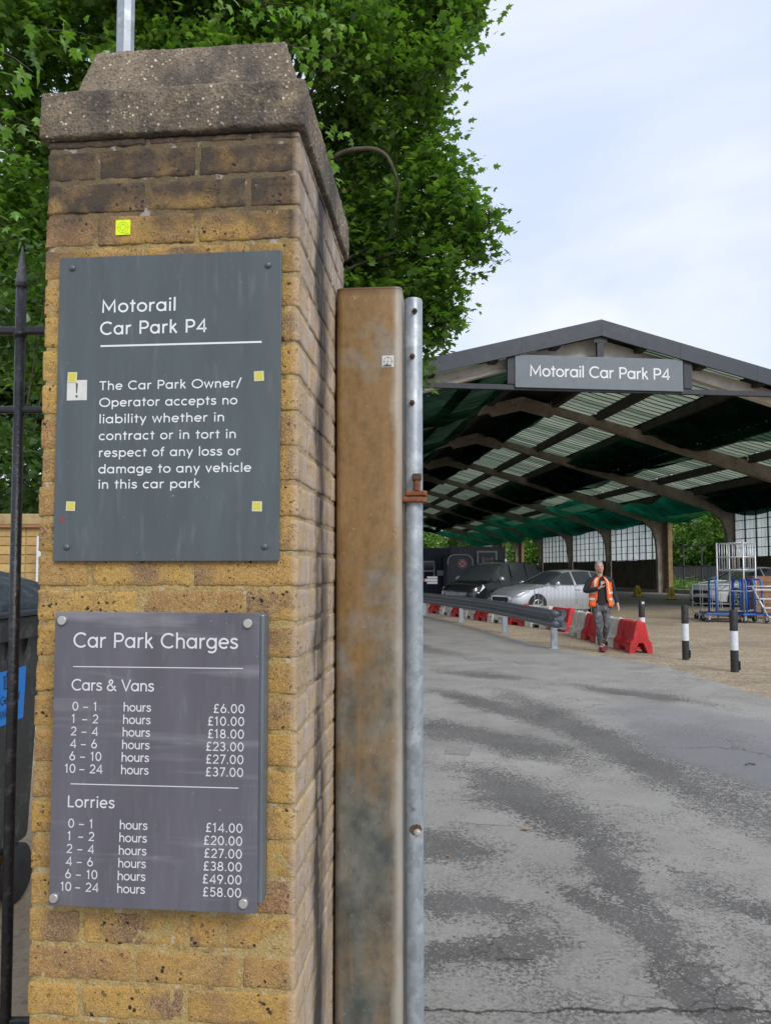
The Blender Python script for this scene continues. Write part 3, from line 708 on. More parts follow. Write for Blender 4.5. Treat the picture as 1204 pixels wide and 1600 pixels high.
for i, (t, z, x1) in enumerate([('The Car Park Owner/', 1.9925, -0.1224), ('Operator accepts no', 1.9555, -0.1311), ('liability whether in', 1.9190, -0.1587), ('contract or in tort in', 1.8820, -0.1326), ('respect of any loss or', 1.8450, -0.1224), ('damage to any vehicle', 1.8090, -0.0993), ('in this car park', 1.7755, -0.2112)]):
    text(t, lx(-0.4374 + i * 0.0003), lz(z), 0.0196, wv, sg, 0, lx(x1), 0.098)
sy = MB().box(lx(-0.5125), lx(-0.4670), -0.0006, -0.0001, lz(1.9712), lz(2.0160)).build('warning_symbol', M['white_st'], sg)
mk = MB(); q = 0.0009
mk.v = [(lx(-0.4925), -q, lz(2.009)), (lx(-0.4875), -q, lz(2.009)), (lx(-0.4890), -q, lz(1.9870)), (lx(-0.4912), -q, lz(1.9870))]; mk.f = [(0, 3, 2, 1)]
k0 = len(mk.v)
for j in range(16): mk.v.append((lx(-0.4901) + 0.0028*math.cos(j*math.pi/8), -q, lz(1.9800) + 0.0028*math.sin(j*math.pi/8)))
mk.f.append(tuple(range(k0, k0+16)))
mk.build('exclamation_mark', M['slate_ink'], sy)
sm = MB(); sm.v = []
for j in range(14):
    r = 0.008 + 0.003*math.sin(j*2.3); sm.v.append((lx(-0.517) + r*0.8*math.cos(j*math.pi/7), -0.0003, lz(1.709) + r*math.sin(j*math.pi/7)))
sm.f = [tuple(range(14))]; sm.build('paint_smudge', M['red_smudge'], sg)

def sticker(s, d, z, w, h, tilt, label, big=False, parent_group='small survey target stickers on the gate'):
    e = on_pillar('survey_sticker', s, d, z, label=label, cat='sticker', group=parent_group)
    e.rotation_euler = (0, tilt, PYAW)
    if big:
        MB().box(-w/2, w/2, -0.0012, -0.0004, -h/2, h/2).build('backing', M['lime'], e)
        t = MB()
        for rr in (0.36, 0.20):
            ribbon(t, arc(0, 0, w*rr, w*rr, 0, 360, 28), 0.0011, 0, lambda a, b, zo: (a, -0.0014, b))
        ribbon(t, [(-w*0.44, 0), (-w*0.1, 0)], 0.0009, 0, lambda a, b, zo: (a, -0.00145, b)); ribbon(t, [(w*0.1, 0), (w*0.44, 0)], 0.0009, 0, lambda a, b, zo: (a, -0.00145, b))
        ribbon(t, [(0, -w*0.44), (0, -w*0.1)], 0.0009, 0, lambda a, b, zo: (a, -0.0015, b)); ribbon(t, [(0, w*0.1), (0, w*0.44)], 0.0009, 0, lambda a, b, zo: (a, -0.0015, b))
        ribbon(t, [(w*0.12, -h*0.44), (w*0.42, -h*0.40)], 0.0016, 0, lambda a, b, zo: (a, -0.00155, b))
        t.build('target_print', M['lime_line'], e)
    else:
        MB().box(-w/2, w/2, -0.0009, -0.0003, -h/2, h/2).build('backing', M['yellow_edge'], e)
        MB().box(-w*0.36, w*0.36, -0.0012, -0.0009, -h*0.34, h*0.38).build('centre', M['yellow_st'], e)
    return e
sticker(-0.3957, -0.0035, 2.3597, 0.0335, 0.034, 0.0, 'fluorescent lime square survey sticker on the dark brick above the slate sign', True)
sticker(-0.5005, -0.0126, 2.0222, 0.0215, 0.0230, 0.03, 'small yellow sticker overlapping the exclamation mark box on the slate sign')
sticker(-0.0829, -0.0120, 2.0158, 0.0215, 0.0215, -0.04, 'small yellow sticker right of the word Owner on the slate sign')
sticker(-0.0846, -0.0120, 1.7346, 0.0215, 0.0215, 0.02, 'small yellow sticker near the lower right corner of the slate sign')
sticker(-0.4983, -0.0120, 1.7380, 0.0205, 0.0205, 0.04, 'small yellow sticker near the lower left corner of the slate sign')

# ================================================================== PRICE BOARD
TX = -0.2845
pb = on_pillar('price_board', TX, 0, 0.908, label='purple grey Car Park Charges price board with silver cap screws, lower on the pillar', cat='sign')
def tx(s): return s - TX
def tz(z): return z - 0.908
w = 0.2185
MB().box(-w+0.012, w+0.008, -0.048, -0.002, 0.014, 0.600).build('box_frame', M['alu_box'], pb, bevel=0.004)
MB().box(-w, w, -0.0570, -0.0520, 0, 0.603).build('acrylic_panel', M['sign_purple'], pb, bevel=0.0010)
for (s, z) in ((-0.4857, 1.4934), (-0.0888, 1.4895), (-0.0925, 0.9288), (-0.4902, 0.9248)):
    MB().lathe([(0.0055, -0.046), (0.0055, -0.0572), (0.0092, -0.0575), (0.0092, -0.0628), (0.0084, -0.0636), (0.0010, -0.0637)], 20, 'Y', (tx(s), 0, tz(z))).build('cap_screw', M['alu_rim'], pb, autosm=35)
gv = M['grey_vinyl']; fy = -0.0572
text('Car Park Charges', tx(-0.4603), tz(1.4370), 0.0315, gv, pb, fy, tx(-0.1112), 0.085)
MB().box(tx(-0.461), tx(-0.0987), fy-0.0004, fy-0.0001, tz(1.3965), tz(1.3983)).build('rule', gv, pb)
text('Cars & Vans', tx(-0.4625), tz(1.3480), 0.0238, gv, pb, fy, tx(-0.2872), 0.088)
MB().box(tx(-0.4608), tx(-0.1055), fy-0.0004, fy-0.0001, tz(1.1552), tz(1.1570)).build('rule', gv, pb)
text('Lorries', tx(-0.4660), tz(1.1085), 0.0238, gv, pb, fy, tx(-0.3668), 0.088)
rows = [('0', '1'), ('1', '2'), ('2', '4'), ('4', '6'), ('6', '10'), ('10', '24')]
for zz0, prices, sh in ((1.3065, ('6.00', '10.00', '18.00', '23.00', '27.00', '37.00'), 0.0), (1.0670, ('14.00', '20.00', '27.00', '38.00', '49.00', '58.00'), -0.0035)):
    for i, ((a, c_), p) in enumerate(zip(rows, prices)):
        z = tz(zz0 - 0.0256 * i); x = -0.4600 + sh - 0.0010 * i
        text(a, tx(x - (0.0085 if len(a) > 1 else 0)), z, 0.0183, gv, pb, fy, wt=0.088, tr=0.03)
        text('-', tx(x + 0.0225), z, 0.0183, gv, pb, fy, wt=0.080)
        text(c_, tx(x + 0.0455), z, 0.0183, gv, pb, fy, wt=0.088, tr=0.04)
        text('hours', tx(-0.3500 + sh - 0.0006 * i), z, 0.0183, gv, pb, fy, tx(-0.2925 + sh - 0.0006 * i), wt=0.088)
        text('£' + p, tx(-0.0955 - 0.0003 * i + sh * 0.5), z, 0.0183, gv, pb, fy, wt=0.088, right=True, tr=0.055)

# ================================================================== STEEL GATE POST, POLE, STREET POLE
gp = empty('steel_gate_post', (-0.1400, 2.0660, 0), PYAW, label='square brown patinated steel gate post standing against the brick pillar', cat='gate post')
pb_ = MB().box(0, 0.186, 0, 0.190, 0, 2.397)
pb_.build('post_body', M['rust_post'], gp, bevel=0.0001)
def rsq(L_, r, n=6):
    pts = []
    for (cx, cy, a0) in ((L_-r, r, -90), (L_-r, L_-r, 0), (r, L_-r, 90), (r, r, 180)):
        pts += [(cx + r*math.cos(R(a0+90*i/n)), cy + r*math.sin(R(a0+90*i/n))) for i in range(n+1)]
    return pts
bpy.data.objects.remove([o for o in COL.objects if o.name.startswith('post_body')][0])
MB().prism(rsq(0.186, 0.020), 0, 2.394, 'Z').build('post_body', M['rust_post'], gp, fix=True, autosm=40)
MB().prism([(x*1.006-0.0006, y*1.006-0.0006) for x, y in rsq(0.186, 0.020)], 2.3945, 2.3995, 'Z').build('cap_plate', M['rust_post'], gp, fix=True, autosm=40)
e = empty('survey_sticker', Matrix.Rotation(PYAW, 4, 'Z') @ Vector((0.1475, -0.0006, 2.1850)) + Vector((-0.14, 2.066, 0)), PYAW, label='small white square survey target sticker near the top of the brown steel post', cat='sticker', group='small survey target stickers on the gate')
MB().box(-0.0165, 0.0165, -0.0008, 0, -0.0165, 0.0165).build('backing', M['white_st'], e)
t = MB(); ribbon(t, arc(0, 0, 0.0115, 0.0115, 0, 360, 28), 0.0012, 0, lambda a, b, zo: (a, -0.0010, b))
ribbon(t, [(-0.0150, 0), (0.0150, 0)], 0.0007, 0, lambda a, b, zo: (a, -0.00105, b)); ribbon(t, [(0, -0.0150), (0, 0.0150)], 0.0007, 0, lambda a, b, zo: (a, -0.0011, b))
ribbon(t, [(-0.014, -0.013), (0.010, -0.013)], 0.0035, 0, lambda a, b, zo: (a, -0.00115, b)); ribbon(t, [(-0.002, -0.0125), (-0.002, -0.006)], 0.004, 0, lambda a, b, zo: (a, -0.0012, b))
t.build('target_print', M['ink'], e)

gg = empty('gate_pole', (0.0802, 2.105, 0), 0, label='round galvanised steel gate pole with rusty studs hinged beside the brown post', cat='pole')
MB().lathe([(0.0262, 0.02), (0.0264, 0.6), (0.0262, 1.4), (0.0263, 2.374), (0.0245, 2.380), (0.0225, 2.376), (0.0225, 2.2)], 40, cap=True).build('tube', M['galv'], gg, autosm=50)
for (dx, z, s_) in ((0.003, 2.338, 1), (-0.004, 2.207, 1), (-0.005, 2.073, 1)):
    MB().lathe([(0.0085*s_, -0.0235), (0.0085*s_, -0.0300), (0.0045, -0.0305), (0.0040, -0.0420), (0.0030, -0.0430)], 6, 'Y', (dx, 0, z)).build('stud', M['rust_dark'], gg)
MB().lathe([(0.0115, -0.0240), (0.0105, -0.0270), (0.007, -0.0272), (0.0068, -0.0330), (0.005, -0.0345)], 10, 'Y', (0.008, 0, 0.876)).build('stud', M['alu_rim'], gg)
MB().lathe([(0.018, -0.0205), (0.016, -0.0262), (0.003, -0.0270)], 9, 'Y', (0.003, 0, 0.883)).build('rust_boss', M['rust_dark'], gg)
# hinge bracket: two rusty lugs and the square-headed bolt
hb = MB(); hb.prism([(-0.034, -0.038), (0.026, -0.043), (0.036, -0.030), (0.036, 0.02), (-0.03, 0.02)], 1.7900, 1.8045, 'Z'); hb.build('hinge_lug', M['rust'], gg, fix=True, bevel=0.003)
hb = MB(); hb.prism([(-0.024, -0.040), (0.028, -0.046), (0.037, -0.032), (0.036, 0.02), (-0.02, 0.02)], 1.8070, 1.8215, 'Z'); hb.build('hinge_lug', M['rust'], gg, fix=True, bevel=0.003)
bo = MB().lathe([(0.0100, 1.8217), (0.0100, 1.850)], 12, c=(0.008, -0.036, 0)).build('bolt', M['rust'], gg, smooth=False)
MB().box(-0.005, 0.021, -0.049, -0.023, 1.850, 1.869).build('bolt_head', M['rust_dark'], bo, bevel=0.003)

lp = empty('street_pole', (-0.948, 2.60, 0.0), R(-12), label='pale galvanised pole rising behind the concrete cap of the brick pillar', cat='pole')
MB().prism([(0.031*math.cos(R(45*i+22.5)), 0.031*math.sin(R(45*i+22.5))) for i in range(8)], 0, 5.2, 'Z').build('shaft', M['galv'], lp, fix=True)
MB().lathe([(0.07, 0.0), (0.07, 0.02), (0.035, 0.03)], 16).build('base_flange', M['galv'], lp)

# ================================================================== IRON RAILINGS
fe = empty('iron_railing', (-0.952, 1.90, 0.22), 0, label='black painted iron railing with a spear topped bar left of the brick pillar', cat='railing')
def ir(x): return x + 0.952
for i in range(10):
    x = -0.952 - 0.155 * i
    dx = 0.0
    MB().tube([(ir(x)+0.010, 0, -0.2), (ir(x), 0, 2.13)], 0.0135, 14).build('bar', M['iron'], fe, smooth=True)
    MB().lathe([(0.0150, 2.118), (0.0142, 2.135), (0.0070, 2.19), (0.0022, 2.222), (0.0004, 2.228)], 4 if False else 14, c=(ir(x), 0, 0)).build('spear_tip', M['iron_worn'], fe, smooth=True)
for z, r in ((2.0035, 0.0110), (1.7945, 0.0092), (0.255, 0.011)):
    MB().box(-1.6, 0.26, -0.006, 0.012, z - r, z + r).build('rail', M['iron'], fe, bevel=0.006)
for i in range(10):
    x = ir(-0.952 - 0.155*i)
    MB().lathe([(0.0145, 1.985), (0.017, 1.9925), (0.0145, 1.999)], 12, c=(x, 0, 0)).build('collar', M['iron'], fe, smooth=True)

# ================================================================== WHEELED WASTE BIN
M['bin_body'] = paint('scuffed_dark_green_grey_plastic', (0.030, 0.034, 0.034), 0.42, 0, 0.35, (0.20, 0.20, 0.19), 0.6, 0.5, 5)
M['bin_lid'] = paint('weathered_black_blue_plastic', (0.045, 0.058, 0.075), 0.38, 0, 0.35, (0.26, 0.28, 0.29), 0.5, 0.3, 7)
M['bin_label'] = paint('bright_blue_label', (0.012, 0.27, 0.83), 0.4, 0, 0.06, dirtamt=0.05)
M['bin_steel'] = paint('rusty_yellow_caster_bracket', (0.30, 0.17, 0.03), 0.6, 0.2, 0.4, (0.08, 0.04, 0.02), 0.6, 0.4, 30)
M['rubber'] = paint('black_rubber', (0.018, 0.018, 0.019), 0.7, 0, 0.3, (0.09, 0.085, 0.08), 0.4, 0.3, 20)
wb = empty('waste_bin', (-1.53, 3.36, 0.235), 0, label='large black wheeled waste bin with a blue label behind the iron railing', cat='waste bin')
# local: x from 0 (visible side) to -1.0, y from 0 (far corner) to -1.3 ; z up
def taper_box(x0, x1, y0, y1, z0, z1, ix, iy):
    mb = MB(); mb.add([(x0+ix, y0+iy, z0), (x1-ix, y0+iy, z0), (x1-ix, y1-iy, z0), (x0+ix, y1-iy, z0), (x0, y0, z1), (x1, y0, z1), (x1, y1, z1), (x0, y1, z1)],
        [(0,3,2,1),(4,5,6,7),(0,1,5,4),(1,2,6,5),(2,3,7,6),(3,0,4,7)]); return mb
taper_box(-1.0, 0.0, -1.30, 0.0, 0.19, 1.16, 0.035, 0.035).build('body', M['bin_body'], wb, bevel=0.03)
MB().box(-1.03, 0.03, -1.33, 0.03, 1.075, 1.17).build('rim', M['bin_body'], wb, bevel=0.012)
for i in range(9):
    MB().prism([(0.0, 1.0), (0.026, 1.12), (0.0, 1.12)], -1.25 + i*0.15, -1.235 + i*0.15, 'Y').build('rib', M['bin_body'], wb, fix=True)
ld = MB(); prof = [(-1.04, 1.17), (0.04, 1.17), (0.046, 1.235), (0.02, 1.25), (-0.03, 1.30), (-0.25, 1.365), (-0.75, 1.365), (-1.0, 1.30), (-1.04, 1.25)]
ld.prism(prof, -1.34, 0.04, 'Y'); lid = ld.build('lid', M['bin_lid'], wb, fix=True, bevel=0.012)
MB().box(0.040, 0.062, -0.95, -0.10, 1.185, 1.200).build('handle', M['bin_lid'], lid, bevel=0.005)
MB().box(0.040, 0.062, -0.125, -0.10, 1.200, 1.25).build('handle_end', M['bin_lid'], lid, bevel=0.005)
# blue label lying on the sloping side
sl_ = 0.035 / 0.97
def side(yy, zz, off=0.0): return (-(1.16 - zz) * sl_ + off, yy, zz)
lab = MB(); yb0, yb1, zb0, zb1 = -0.455, -0.170, 0.735, 0.955
lab.add([side(yb0, zb0, 0.002), side(yb1, zb0, 0.002), side(yb1, zb1, 0.002), side(yb0, zb1, 0.002)], [(0, 1, 2, 3)])
lb_ = lab.build('label', M['bin_label'], wb)
TL = lambda a, b_, zo: side(yb0 + a, zb0 + b_, 0.0032 + zo)
text('General', 0.088, 0.085, 0.034, M['ink'], lb_, 0, 0.088+0.150, 0.095, T=TL)
text('Waste', 0.092, 0.028, 0.034, M['ink'], lb_, 0, 0.092+0.125, 0.095, T=TL)
ic = MB()
for pl_ in ([(0.255, 0.23), (0.345, 0.23)], [(0.268, 0.228), (0.274, 0.165), (0.326, 0.165), (0.332, 0.228)], [(0.29, 0.238), (0.29, 0.245), (0.31, 0.245), (0.31, 0.238)], [(0.288, 0.175), (0.286, 0.22)], [(0.312, 0.175), (0.314, 0.22)]):
    ribbon(ic, [((a-0.3)*0.75+0.13, (b-0.165)*0.75+0.148) for a, b in pl_], 0.005, 0, TL)
ic.build('bin_icon', M['ink'], lb_)
for (cx, cy) in ((-0.08, -0.21), (-0.08, -1.00), (-0.90, -0.21), (-0.90, -1.00)):
    br = MB().prism([(-0.09, 0.20), (0.07, 0.20), (0.035, 0.10), (0.0, 0.085), (-0.05, 0.12)], -0.030, 0.030, 'X')
    br.v = [(x + cx + 0.0, y + cy, z) for x, y, z in br.v]
    br = br.build('caster_bracket', M['bin_steel'], wb, fix=True)
    MB().lathe([(0.03, -0.025), (0.10, -0.025), (0.118, -0.012), (0.118, 0.012), (0.10, 0.025), (0.03, 0.025)], 28, 'X', (cx + 0.07, cy + 0.0, 0.104)).build('caster_wheel', M['rubber'], wb, autosm=40)

# ================================================================== LOW BRICK WALL AND DOWNPIPE
def far_brick_mat():
    n = NT('yellow_brick_pieces'); o = n.obj; rv = n.rnd()
    c = n.ramp(rv, [(0, (0.47, 0.32, 0.12)), (0.3, (0.54, 0.38, 0.15)), (0.6, (0.42, 0.26, 0.10)), (1, (0.50, 0.36, 0.16))])
    c = n.mix(n.ma('MULTIPLY', n.rng(n.noise(30, o, 4, 0.7), 0.5, 0.7), 0.5), c, (0.22, 0.14, 0.07))
    return n.end(n.bsdf(c, 0.9, 0, n.bump(n.noise(60, o, 4), 0.5, 0.004)))
M['far_brick'] = far_brick_mat()
M['stone'] = paint('yellowish_coping_stone', (0.36, 0.27, 0.13), 0.9, 0, 0.2, (0.12, 0.10, 0.05), 0.5, 0.5, 9)
M['tile_edge'] = paint('red_tile_course', (0.32, 0.15, 0.08), 0.85, 0, 0.2)
lw = empty('low_brick_wall', (-2.95, 6.2, 0), 0, label='low yellow brick garden wall with a coping beyond the waste bin', cat='wall')
MB().box(-5.5, 0.5, 0.008, 0.22, 0, 1.95).build('mortar', M['mortar'], lw)
bm_ = [MB().box(0, 0.218, 0, 0.1, 0, 0.066).mesh('brick', M['far_brick']) for _ in range(1)][0]
bh_ = MB().box(0, 0.103, 0, 0.1, 0, 0.066).mesh('brick', M['far_brick'])
stf = MB(); rr_ = random.Random(5)
for k in range(25):
    z = 1.95 - 0.0755 * (k + 1) + 0.005
    x = 0.5 - 0.10; o_ = (k % 2)
    cnt = 0
    while x > -5.4:
        hd = (k % 2 == 1)
        x -= 0.114 if hd else 0.229
        if k < 12 and x > -1.5:
            link('brick', bh_ if hd else bm_, lw, (x, rr_.uniform(-0.002, 0.002), z))
        else: stf.box(x, x + (0.103 if hd else 0.218), 0, 0.05, z, z + 0.066)
stf.build('brickwork', M['far_brick'], lw, kind='stuff')
MB().box(-5.5, 0.55, -0.035, 0.25, 1.952, 1.972).build('tile_course', M['tile_edge'], lw)
MB().box(-5.5, 0.52, -0.015, 0.23, 1.973, 2.068).build('coping', M['stone'], lw, bevel=0.012)
M['white_pl'] = paint('white_plastic', (0.66, 0.70, 0.74), 0.45, 0, 0.06, dirtamt=0.2)
dp = empty('marker_post', (-2.80, 6.02, 0.0), 0, label='flat white plastic post in front of the low brick wall', cat='post')
MB().box(-0.03, 0.032, -0.02, 0.02, 0, 1.87).build('board', M['white_pl'], dp, bevel=0.003)
MB().box(0.034, 0.075, -0.018, 0.018, 1.70, 1.76).build('bracket', M['white_pl'], dp, bevel=0.004)
# ================================================================== CAR PARK SHED
SB = R(6.02); U0, W0, BAY, NF = 9.40, 22.9, 8.75, 10
sx_, sy_ = U0*math.cos(SB) - W0*math.sin(SB), U0*math.sin(SB) + W0*math.cos(SB)
def shed_pt(x, y, z=0):   # shed coordinates (from ridge, along the shed) to world
    return Vector((sx_ + x*math.cos(SB) - y*math.sin(SB), sy_ + x*math.sin(SB) + y*math.cos(SB), z))
M['conc_beam'] = paint('stained_concrete_frame', (0.30, 0.25, 0.205), 0.9, 0, 0.3, (0.06, 0.045, 0.035), 0.7, 0.5, 1.6)
M['conc_cream'] = paint('cream_painted_frame', (0.62, 0.58, 0.52), 0.8, 0, 0.12, (0.20, 0.16, 0.12), 0.5, 0.3, 2.5)
M['fascia'] = paint('slate_blue_fascia_sheet', (0.030, 0.038, 0.056), 0.5, 0, 0.15, (0.08, 0.09, 0.10), 0.3, 0.15, 1.5)
M['dark_steel'] = paint('dark_painted_steel', (0.028, 0.032, 0.042), 0.55, 0.1, 0.25, (0.10, 0.08, 0.07), 0.3, 0.2, 3)
M['purlin'] = paint('grimy_timber_purlin', (0.05, 0.045, 0.038), 0.9, 0, 0.35, (0.02, 0.02, 0.018), 0.5, 0.3, 2)
M['roof_solid'] = paint('dark_roof_sheeting', (0.018, 0.017, 0.017), 0.9, 0, 0.3, (0.07, 0.06, 0.05), 0.4, 0.3, 1.2)
M['boarding'] = paint('dark_brown_wall_sheeting', (0.085, 0.068, 0.048), 0.85, 0, 0.3, (0.03, 0.025, 0.02), 0.6, 0.4, 1.4)
M['shed_sign'] = paint('mid_grey_sign_board', (0.145, 0.175, 0.205), 0.5, 0, 0.05, dirtamt=0.1, scale=2)
M['pier'] = paint('yellow_brick_pier', (0.24, 0.17, 0.085), 0.9, 0, 0.3, (0.10, 0.09, 0.05), 0.4, 0.5, 6)

def glaze_mat(name, c1, c2, dirt, dk=0.75, tr=0.72):
    n = NT(name); o = n.obj; rv = n.rnd()
    st = n.noise(1.4, n.map(o, sc=(0.6, 2.4, 0.6)), 6, 0.7)
    c = n.mix(rv, c1, c2)
    c = n.mix(n.ma('MULTIPLY', n.rng(st, 0.42, 0.66), dk), c, dirt)
    c = n.mix(n.ma('MULTIPLY', n.rng(n.noise(7, n.map(o, sc=(0.5, 4, 1)), 4, 0.7), 0.56, 0.68), 0.6), c, tuple(a * 0.3 for a in dirt))
    t = n.node('ShaderNodeBsdfTranslucent', {'Color': c}).outputs[0]
    d = n.bsdf(n.mix(1.0, c, (0.45, 0.45, 0.45), 'MULTIPLY'), 0.45)
    ms = n.node('ShaderNodeMixShader', {0: 1 - tr}); n.t.links.new(t, ms.inputs[1]); n.t.links.new(d, ms.inputs[2])
    return n.end(ms.outputs[0])
M['roof_glass'] = glaze_mat('dirty_wired_roof_glass', (0.09, 0.12, 0.085), (0.24, 0.27, 0.20), (0.045, 0.06, 0.035), 0.95, 0.88)
M['wall_glass'] = glaze_mat('pale_translucent_wall_sheet', (0.68, 0.73, 0.73), (0.85, 0.90, 0.90), (0.42, 0.48, 0.44), 0.5, 0.85)

def net_mat(nm='green_debris_netting', ca=(0.03, 0.42, 0.27), cb=(0.012, 0.10, 0.065), lo=0.52, hi=0.86):
    n = NT(nm); o = n.obj
    d = n.noise(0.55, n.map(o, sc=(1, 1.6, 1)), 5, 0.6)
    c = n.mix(n.rng(d, 0.38, 0.6), ca, cb)
    c = n.mix(n.ma('MULTIPLY', n.rng(n.noise(2.0, o, 5, 0.7), 0.55, 0.7), 0.6), c, (0.02, 0.03, 0.022))
    t = n.node('ShaderNodeBsdfTranslucent', {'Color': c}).outputs[0]
    df = n.node('ShaderNodeBsdfDiffuse', {'Color': n.mix(0.5, c, (0.01, 0.02, 0.015))}).outputs[0]
    a = n.node('ShaderNodeMixShader', {0: 0.35}); n.t.links.new(t, a.inputs[1]); n.t.links.new(df, a.inputs[2])
    tp = n.node('ShaderNodeBsdfTransparent', {'Color': (0.55, 0.85, 0.72, 1)}).outputs[0]
    b_ = n.node('ShaderNodeMixShader', {0: n.rng(n.noise(0.8, n.map(o, loc=(4, 0, 0)), 3), 0.3, 0.7, lo, hi)}); n.t.links.new(tp, b_.inputs[1]); n.t.links.new(a.outputs[0], b_.inputs[2])
    return n.end(b_.outputs[0])
M['net'] = net_mat('backlit_green_netting', (0.04, 0.86, 0.62), (0.03, 0.42, 0.29), 0.45, 0.8)  # light coming through from behind is put into this brighter green
M['net_shaded'] = net_mat('dirty_shaded_green_netting', (0.012, 0.10, 0.06), (0.006, 0.022, 0.015), 0.65, 0.94)  # dirt and the shade under the roof both painted into this darker green

shed = empty('car_park_shed', shed_pt(0, 0), SB, label='large open sided car park shed with glazed pitched roof and concrete portal frames', cat='shed')
HS, RZ, SLP = 15.6, 9.55, 0.255
def rz(x): return RZ - SLP * abs(x)
# portal frames
def frame_poly():
    out = [(15.55, 0.0), (15.55, rz(15.55) - 0.32), (0, RZ - 0.32)]
    inn = [(14.74, 0.0), (14.72, 2.4), (14.62, 3.7), (14.38, 4.4), (13.75, 4.97), (11.6, 5.42 + 0.2), (1.5, RZ - 0.32 - SLP*1.5 - 0.34), (1.3, RZ - 0.32 - SLP*1.3 - 0.55), (0, RZ - 0.32 - 0.56)]
    return out, inn
def portal(y, mat, d=0.28):
    out, inn = frame_poly(); mb = MB()
    for s in (1, -1):
        # split in convex-ish quads along the member
        o_ = [(15.55, 0), (15.55, 2.4), (15.55, 3.6), (15.55, 4.6), (15.55, rz(15.55)-0.32), (11.6, rz(11.6)-0.32), (1.5, rz(1.5)-0.32), (1.3, rz(1.3)-0.32), (0, RZ-0.32)]
        k = len(mb.v)
        for (a, b_) in zip(o_, inn):
            for yy in (y - d/2, y + d/2):
                mb.v.append((s*a[0], yy, a[1])); mb.v.append((s*b_[0], yy, b_[1]))
        n = len(o_)
        for i in range(n - 1):
            a = k + 4*i; b2 = a + 4
            mb.f += [(a, a+1, b2+1, b2), (a+2, b2+2, b2+3, a+3), (a, b2, b2+2, a+2), (a+1, a+3, b2+3, b2+1)]
        mb.f.append((k, k+2, k+3, k+1))
    return mb
pf0 = portal(0.45, None)
pf0.build('portal_frame', M['conc_cream'], shed, fix=True, label='cream painted front portal frame')
me = portal(0, None).mesh('portal_frame', M['conc_beam'])
import bmesh as _bm
_b = _bm.new(); _b.from_mesh(me); _bm.ops.recalc_face_normals(_b, faces=_b.faces); _b.to_mesh(me); _b.free()
for k in range(1, NF): link('portal_frame', me, shed, (0, k * BAY, 0))
# front fascia, tie beam, king post
def rake(s, x0, x1, y0, y1, top, bot):
    mb = MB(); v = []
    for yy in (y0, y1):
        for (x, z) in ((x0, rz(x0)+top), (x1, rz(x1)+top), (x1, rz(x1)+bot), (x0, rz(x0)+bot)): v.append((s*x, yy, z))
    mb.add(v, [(0,1,2,3),(7,6,5,4),(0,4,5,1),(1,5,6,2),(2,6,7,3),(3,7,4,0)]); return mb
for s in (1, -1):
    for i in range(6):
        a, b_ = 0.003 + i*2.65, min(15.9, 0.003 + (i+1)*2.65 - 0.006)
        rake(s, a, b_, -0.25, -0.17, 0.13, -0.40).build('fascia_panel', M['fascia'], shed, fix=True)
    rake(s, 0, 15.9, -0.16, 0.10, 0.10, -0.05).build('verge_board', M['dark_steel'], shed, fix=True)
MB().box(-7.0, 7.0, -0.12, 0.02, 7.34, 7.50).build('tie_beam', M['dark_steel'], shed)
MB().box(-0.11, 0.11, -0.14, 0.0, 8.40, 9.16).build('king_post', M['dark_steel'], shed)
MB().box(-0.22, 0.22, -0.15, -0.145, 8.95, 9.12).build('gusset_plate', M['dark_steel'], shed)
for s in (1, -1):
    MB().box(s*2.95-0.14, s*2.95+0.14, -0.15, -0.02, 7.52, 8.62).build('bracket', M['dark_steel'], shed)
# roof
PX_ = [1.45, 3.5, 5.55, 8.4, 10.6, 12.75, 15.2]
def strip(s, x0, x1, y0, y1, dz, th=0.03):
    mb = MB(); v = []
    for dz_ in (dz, dz - th):
        for (x, y) in ((x0, y0), (x1, y0), (x1, y1), (x0, y1)): v.append((s*x, y, rz(x)+dz_))
    mb.add(v, [(0,1,2,3),(7,6,5,4),(0,4,5,1),(1,5,6,2),(2,6,7,3),(3,7,4,0)]); return mb
for s in (1, -1):
    for k in range(NF - 1):
        for (x0, x1) in ((0, 1.54), (5.46, 8.49), (12.66, 15.9)):
            mb = MB(); ncor = 29; yy0 = k*BAY + (-0.1 if k == 0 else 0)
            v = []; Ly = (k+1)*BAY - yy0 - 0.01
            for i in range(ncor + 1):
                y = yy0 + Ly * i / ncor; dz = 0.0 if i % 2 else 0.045
                v += [(s*x0, y, rz(x0)+dz), (s*x1, y, rz(x1)+dz)]
            mb.add(v, [(2*i, 2*i+1, 2*i+3, 2*i+2) for i in range(ncor)])
            mb.build('roof_sheet', M['roof_solid'], shed)
    for x in PX_:
        mb = MB(); w_ = 0.13
        for k in range(NF - 1):
            y0, y1 = k*BAY + (0.28 if k else -0.1), (k+1)*BAY - 0.18
            mb.box(s*x - w_, s*x + w_, y0, y1, rz(x) - 0.42, rz(x) - 0.06)
        mb.build('purlin', M['purlin'], shed)
    mb = MB()
gl_rows = ((1.5, 3.515), (3.52, 5.5), (8.45, 10.615), (10.62, 12.7))
rg = random.Random(8); npane = 0; rest = MB(); bars = MB(); gm = {}
NP = 20; pw = BAY / NP
